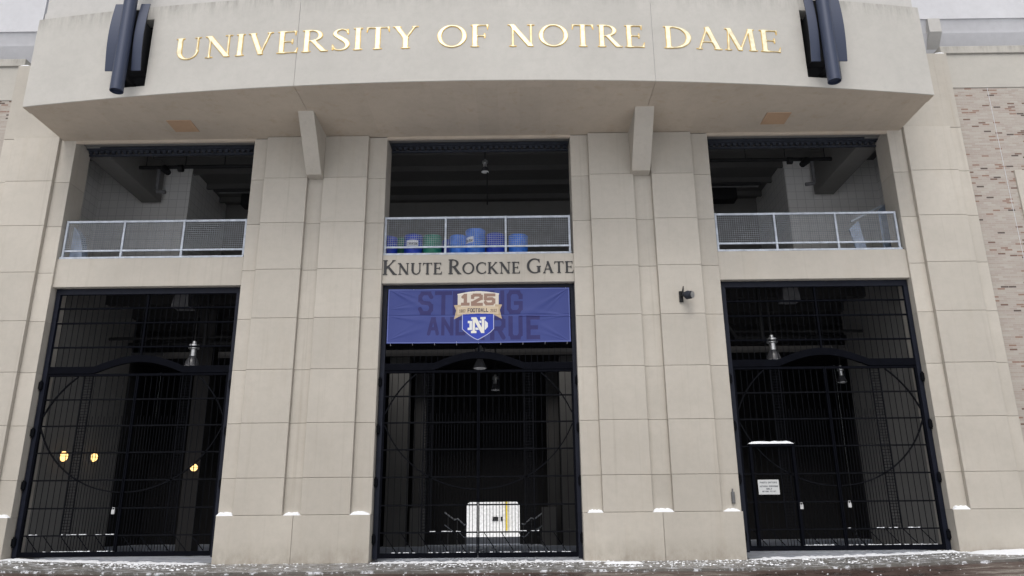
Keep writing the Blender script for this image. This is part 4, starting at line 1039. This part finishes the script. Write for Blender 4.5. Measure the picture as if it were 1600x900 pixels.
# ------------------------------------------------------------------ snow on the pavement
rnd = random.Random(11); mb = MB()
def lump(x, y, z, r, h):
    k = 7; vs = [(x+r*rnd.uniform(.7,1.2)*math.cos(2*math.pi*i/k), y+r*.8*rnd.uniform(.7,1.2)*math.sin(2*math.pi*i/k), z-.004) for i in range(k)]
    vs += [(x+r*.55*rnd.uniform(.7,1.2)*math.cos(2*math.pi*i/k), y+r*.45*rnd.uniform(.7,1.2)*math.sin(2*math.pi*i/k), z+h*rnd.uniform(.6,1)) for i in range(k)]
    vs.append((x, y, z+h)); mb.add(vs, [(i, (i+1) % k, k+(i+1) % k, k+i) for i in range(k)]+[(k+i, k+(i+1) % k, 2*k) for i in range(k)])
def gy(x, y): return gz(x)+.01*y
heaps = [(rnd.uniform(-13.5, 14.5), rnd.uniform(-2.2, .2), rnd.uniform(.15, .7)) for _ in range(70)]
for _ in range(2600):
    x = rnd.uniform(-13.5, 14.5)
    hx_, hy_, hr_ = rnd.choice(heaps)
    if rnd.random() < .7: x = rnd.gauss(hx_, hr_)
    ingate = any(a < x < b for a, b in BAYS)
    if not ingate and rnd.random() < .45: continue
    y = -abs(rnd.gauss(0, .95 if ingate else 1.3)) + (.3 if ingate else -.02)
    if rnd.random() < .5: y = min(hy_+rnd.gauss(0, .12), -.03 if not ingate else .25)
    if y < -2.8: continue
    r = rnd.uniform(.008, .034)*(1.7 if rnd.random() < .06 else 1); lump(x, y, gy(x, y), r, r*rnd.uniform(.3, .6))
for _ in range(160):
    x = rnd.uniform(-13.5, 14.5); y = rnd.uniform(-5.5, -2.95); r = rnd.uniform(.008, .022); lump(x, y, gz(x)-.08, r, r*.6)
tag(mb.build('snow_crumbs', M['snow'], smooth=True), 'crumbs and clods of snow scattered over the wet pavement', 'snow', kind='stuff')
for i, (a, b, lb) in enumerate(((-12.0,-6.7,'low ridge of snow along the sill of the left gate'), (-2.65,3.2,'low ridge of snow along the sill of the gate under the banner'), (6.7,12.1,'low ridge of snow along the sill of the right gate'))):
    n_ = 110; mbs = MB(); rows = []
    for k in range(n_+1):
        x = a+(b-a)*k/n_; e = min(1, k/8, (n_-k)/8); q = (.012+.038*rnd.random()**2)*e; w = .10+.12*rnd.random(); z = gz(x)
        rows.append([(x,.30,z+.0),(x,.26,z+q*.9),(x,.16-w*.3,z+q),(x,.02-w*.6,z+q*.55),(x,-.10-w,z-.006)])
    vs = [p for r in rows for p in r]; mbs.add(vs, [(k*5+j, (k+1)*5+j, (k+1)*5+j+1, k*5+j+1) for k in range(n_) for j in range(4)])
    tag(mbs.build('snow_ridge', M['snow'], smooth=True), lb, 'snow', 'snow ridges along the gate sills')
# thick snow patch by the right pilaster
mbs = MB(); gx = [11.6+i*.16 for i in range(26)]; gyv = [-.05-.12*j for j in range(17)]; vs = []
for y in gyv:
    for x in gx:
        d = ((x-14.2)/2.5)**2+((y+.7)/1.0)**2; h_ = .075*max(0, 1-d)**.5+rnd.uniform(-.02, .02)*(1 if d < 1.2 else .2); vs.append((x, y, gy(x, y)+(h_ if d < 1.1 else -.03)))
nx = len(gx); mbs.add(vs, [(j*nx+i, j*nx+i+1, (j+1)*nx+i+1, (j+1)*nx+i) for j in range(len(gyv)-1) for i in range(nx-1)])
tag(mbs.build('snow_bank', M['snow'], smooth=True), 'wide flat snow patch at the foot of the outer right pilaster', 'snow')
tag(blob_strip(3.0, 3.9, -1.1, -.7, gy(3,-1), .05, 12, 77).build('snow_bank', M['snow'], smooth=True), 'short snow streak on the pavement before the right pier', 'snow')
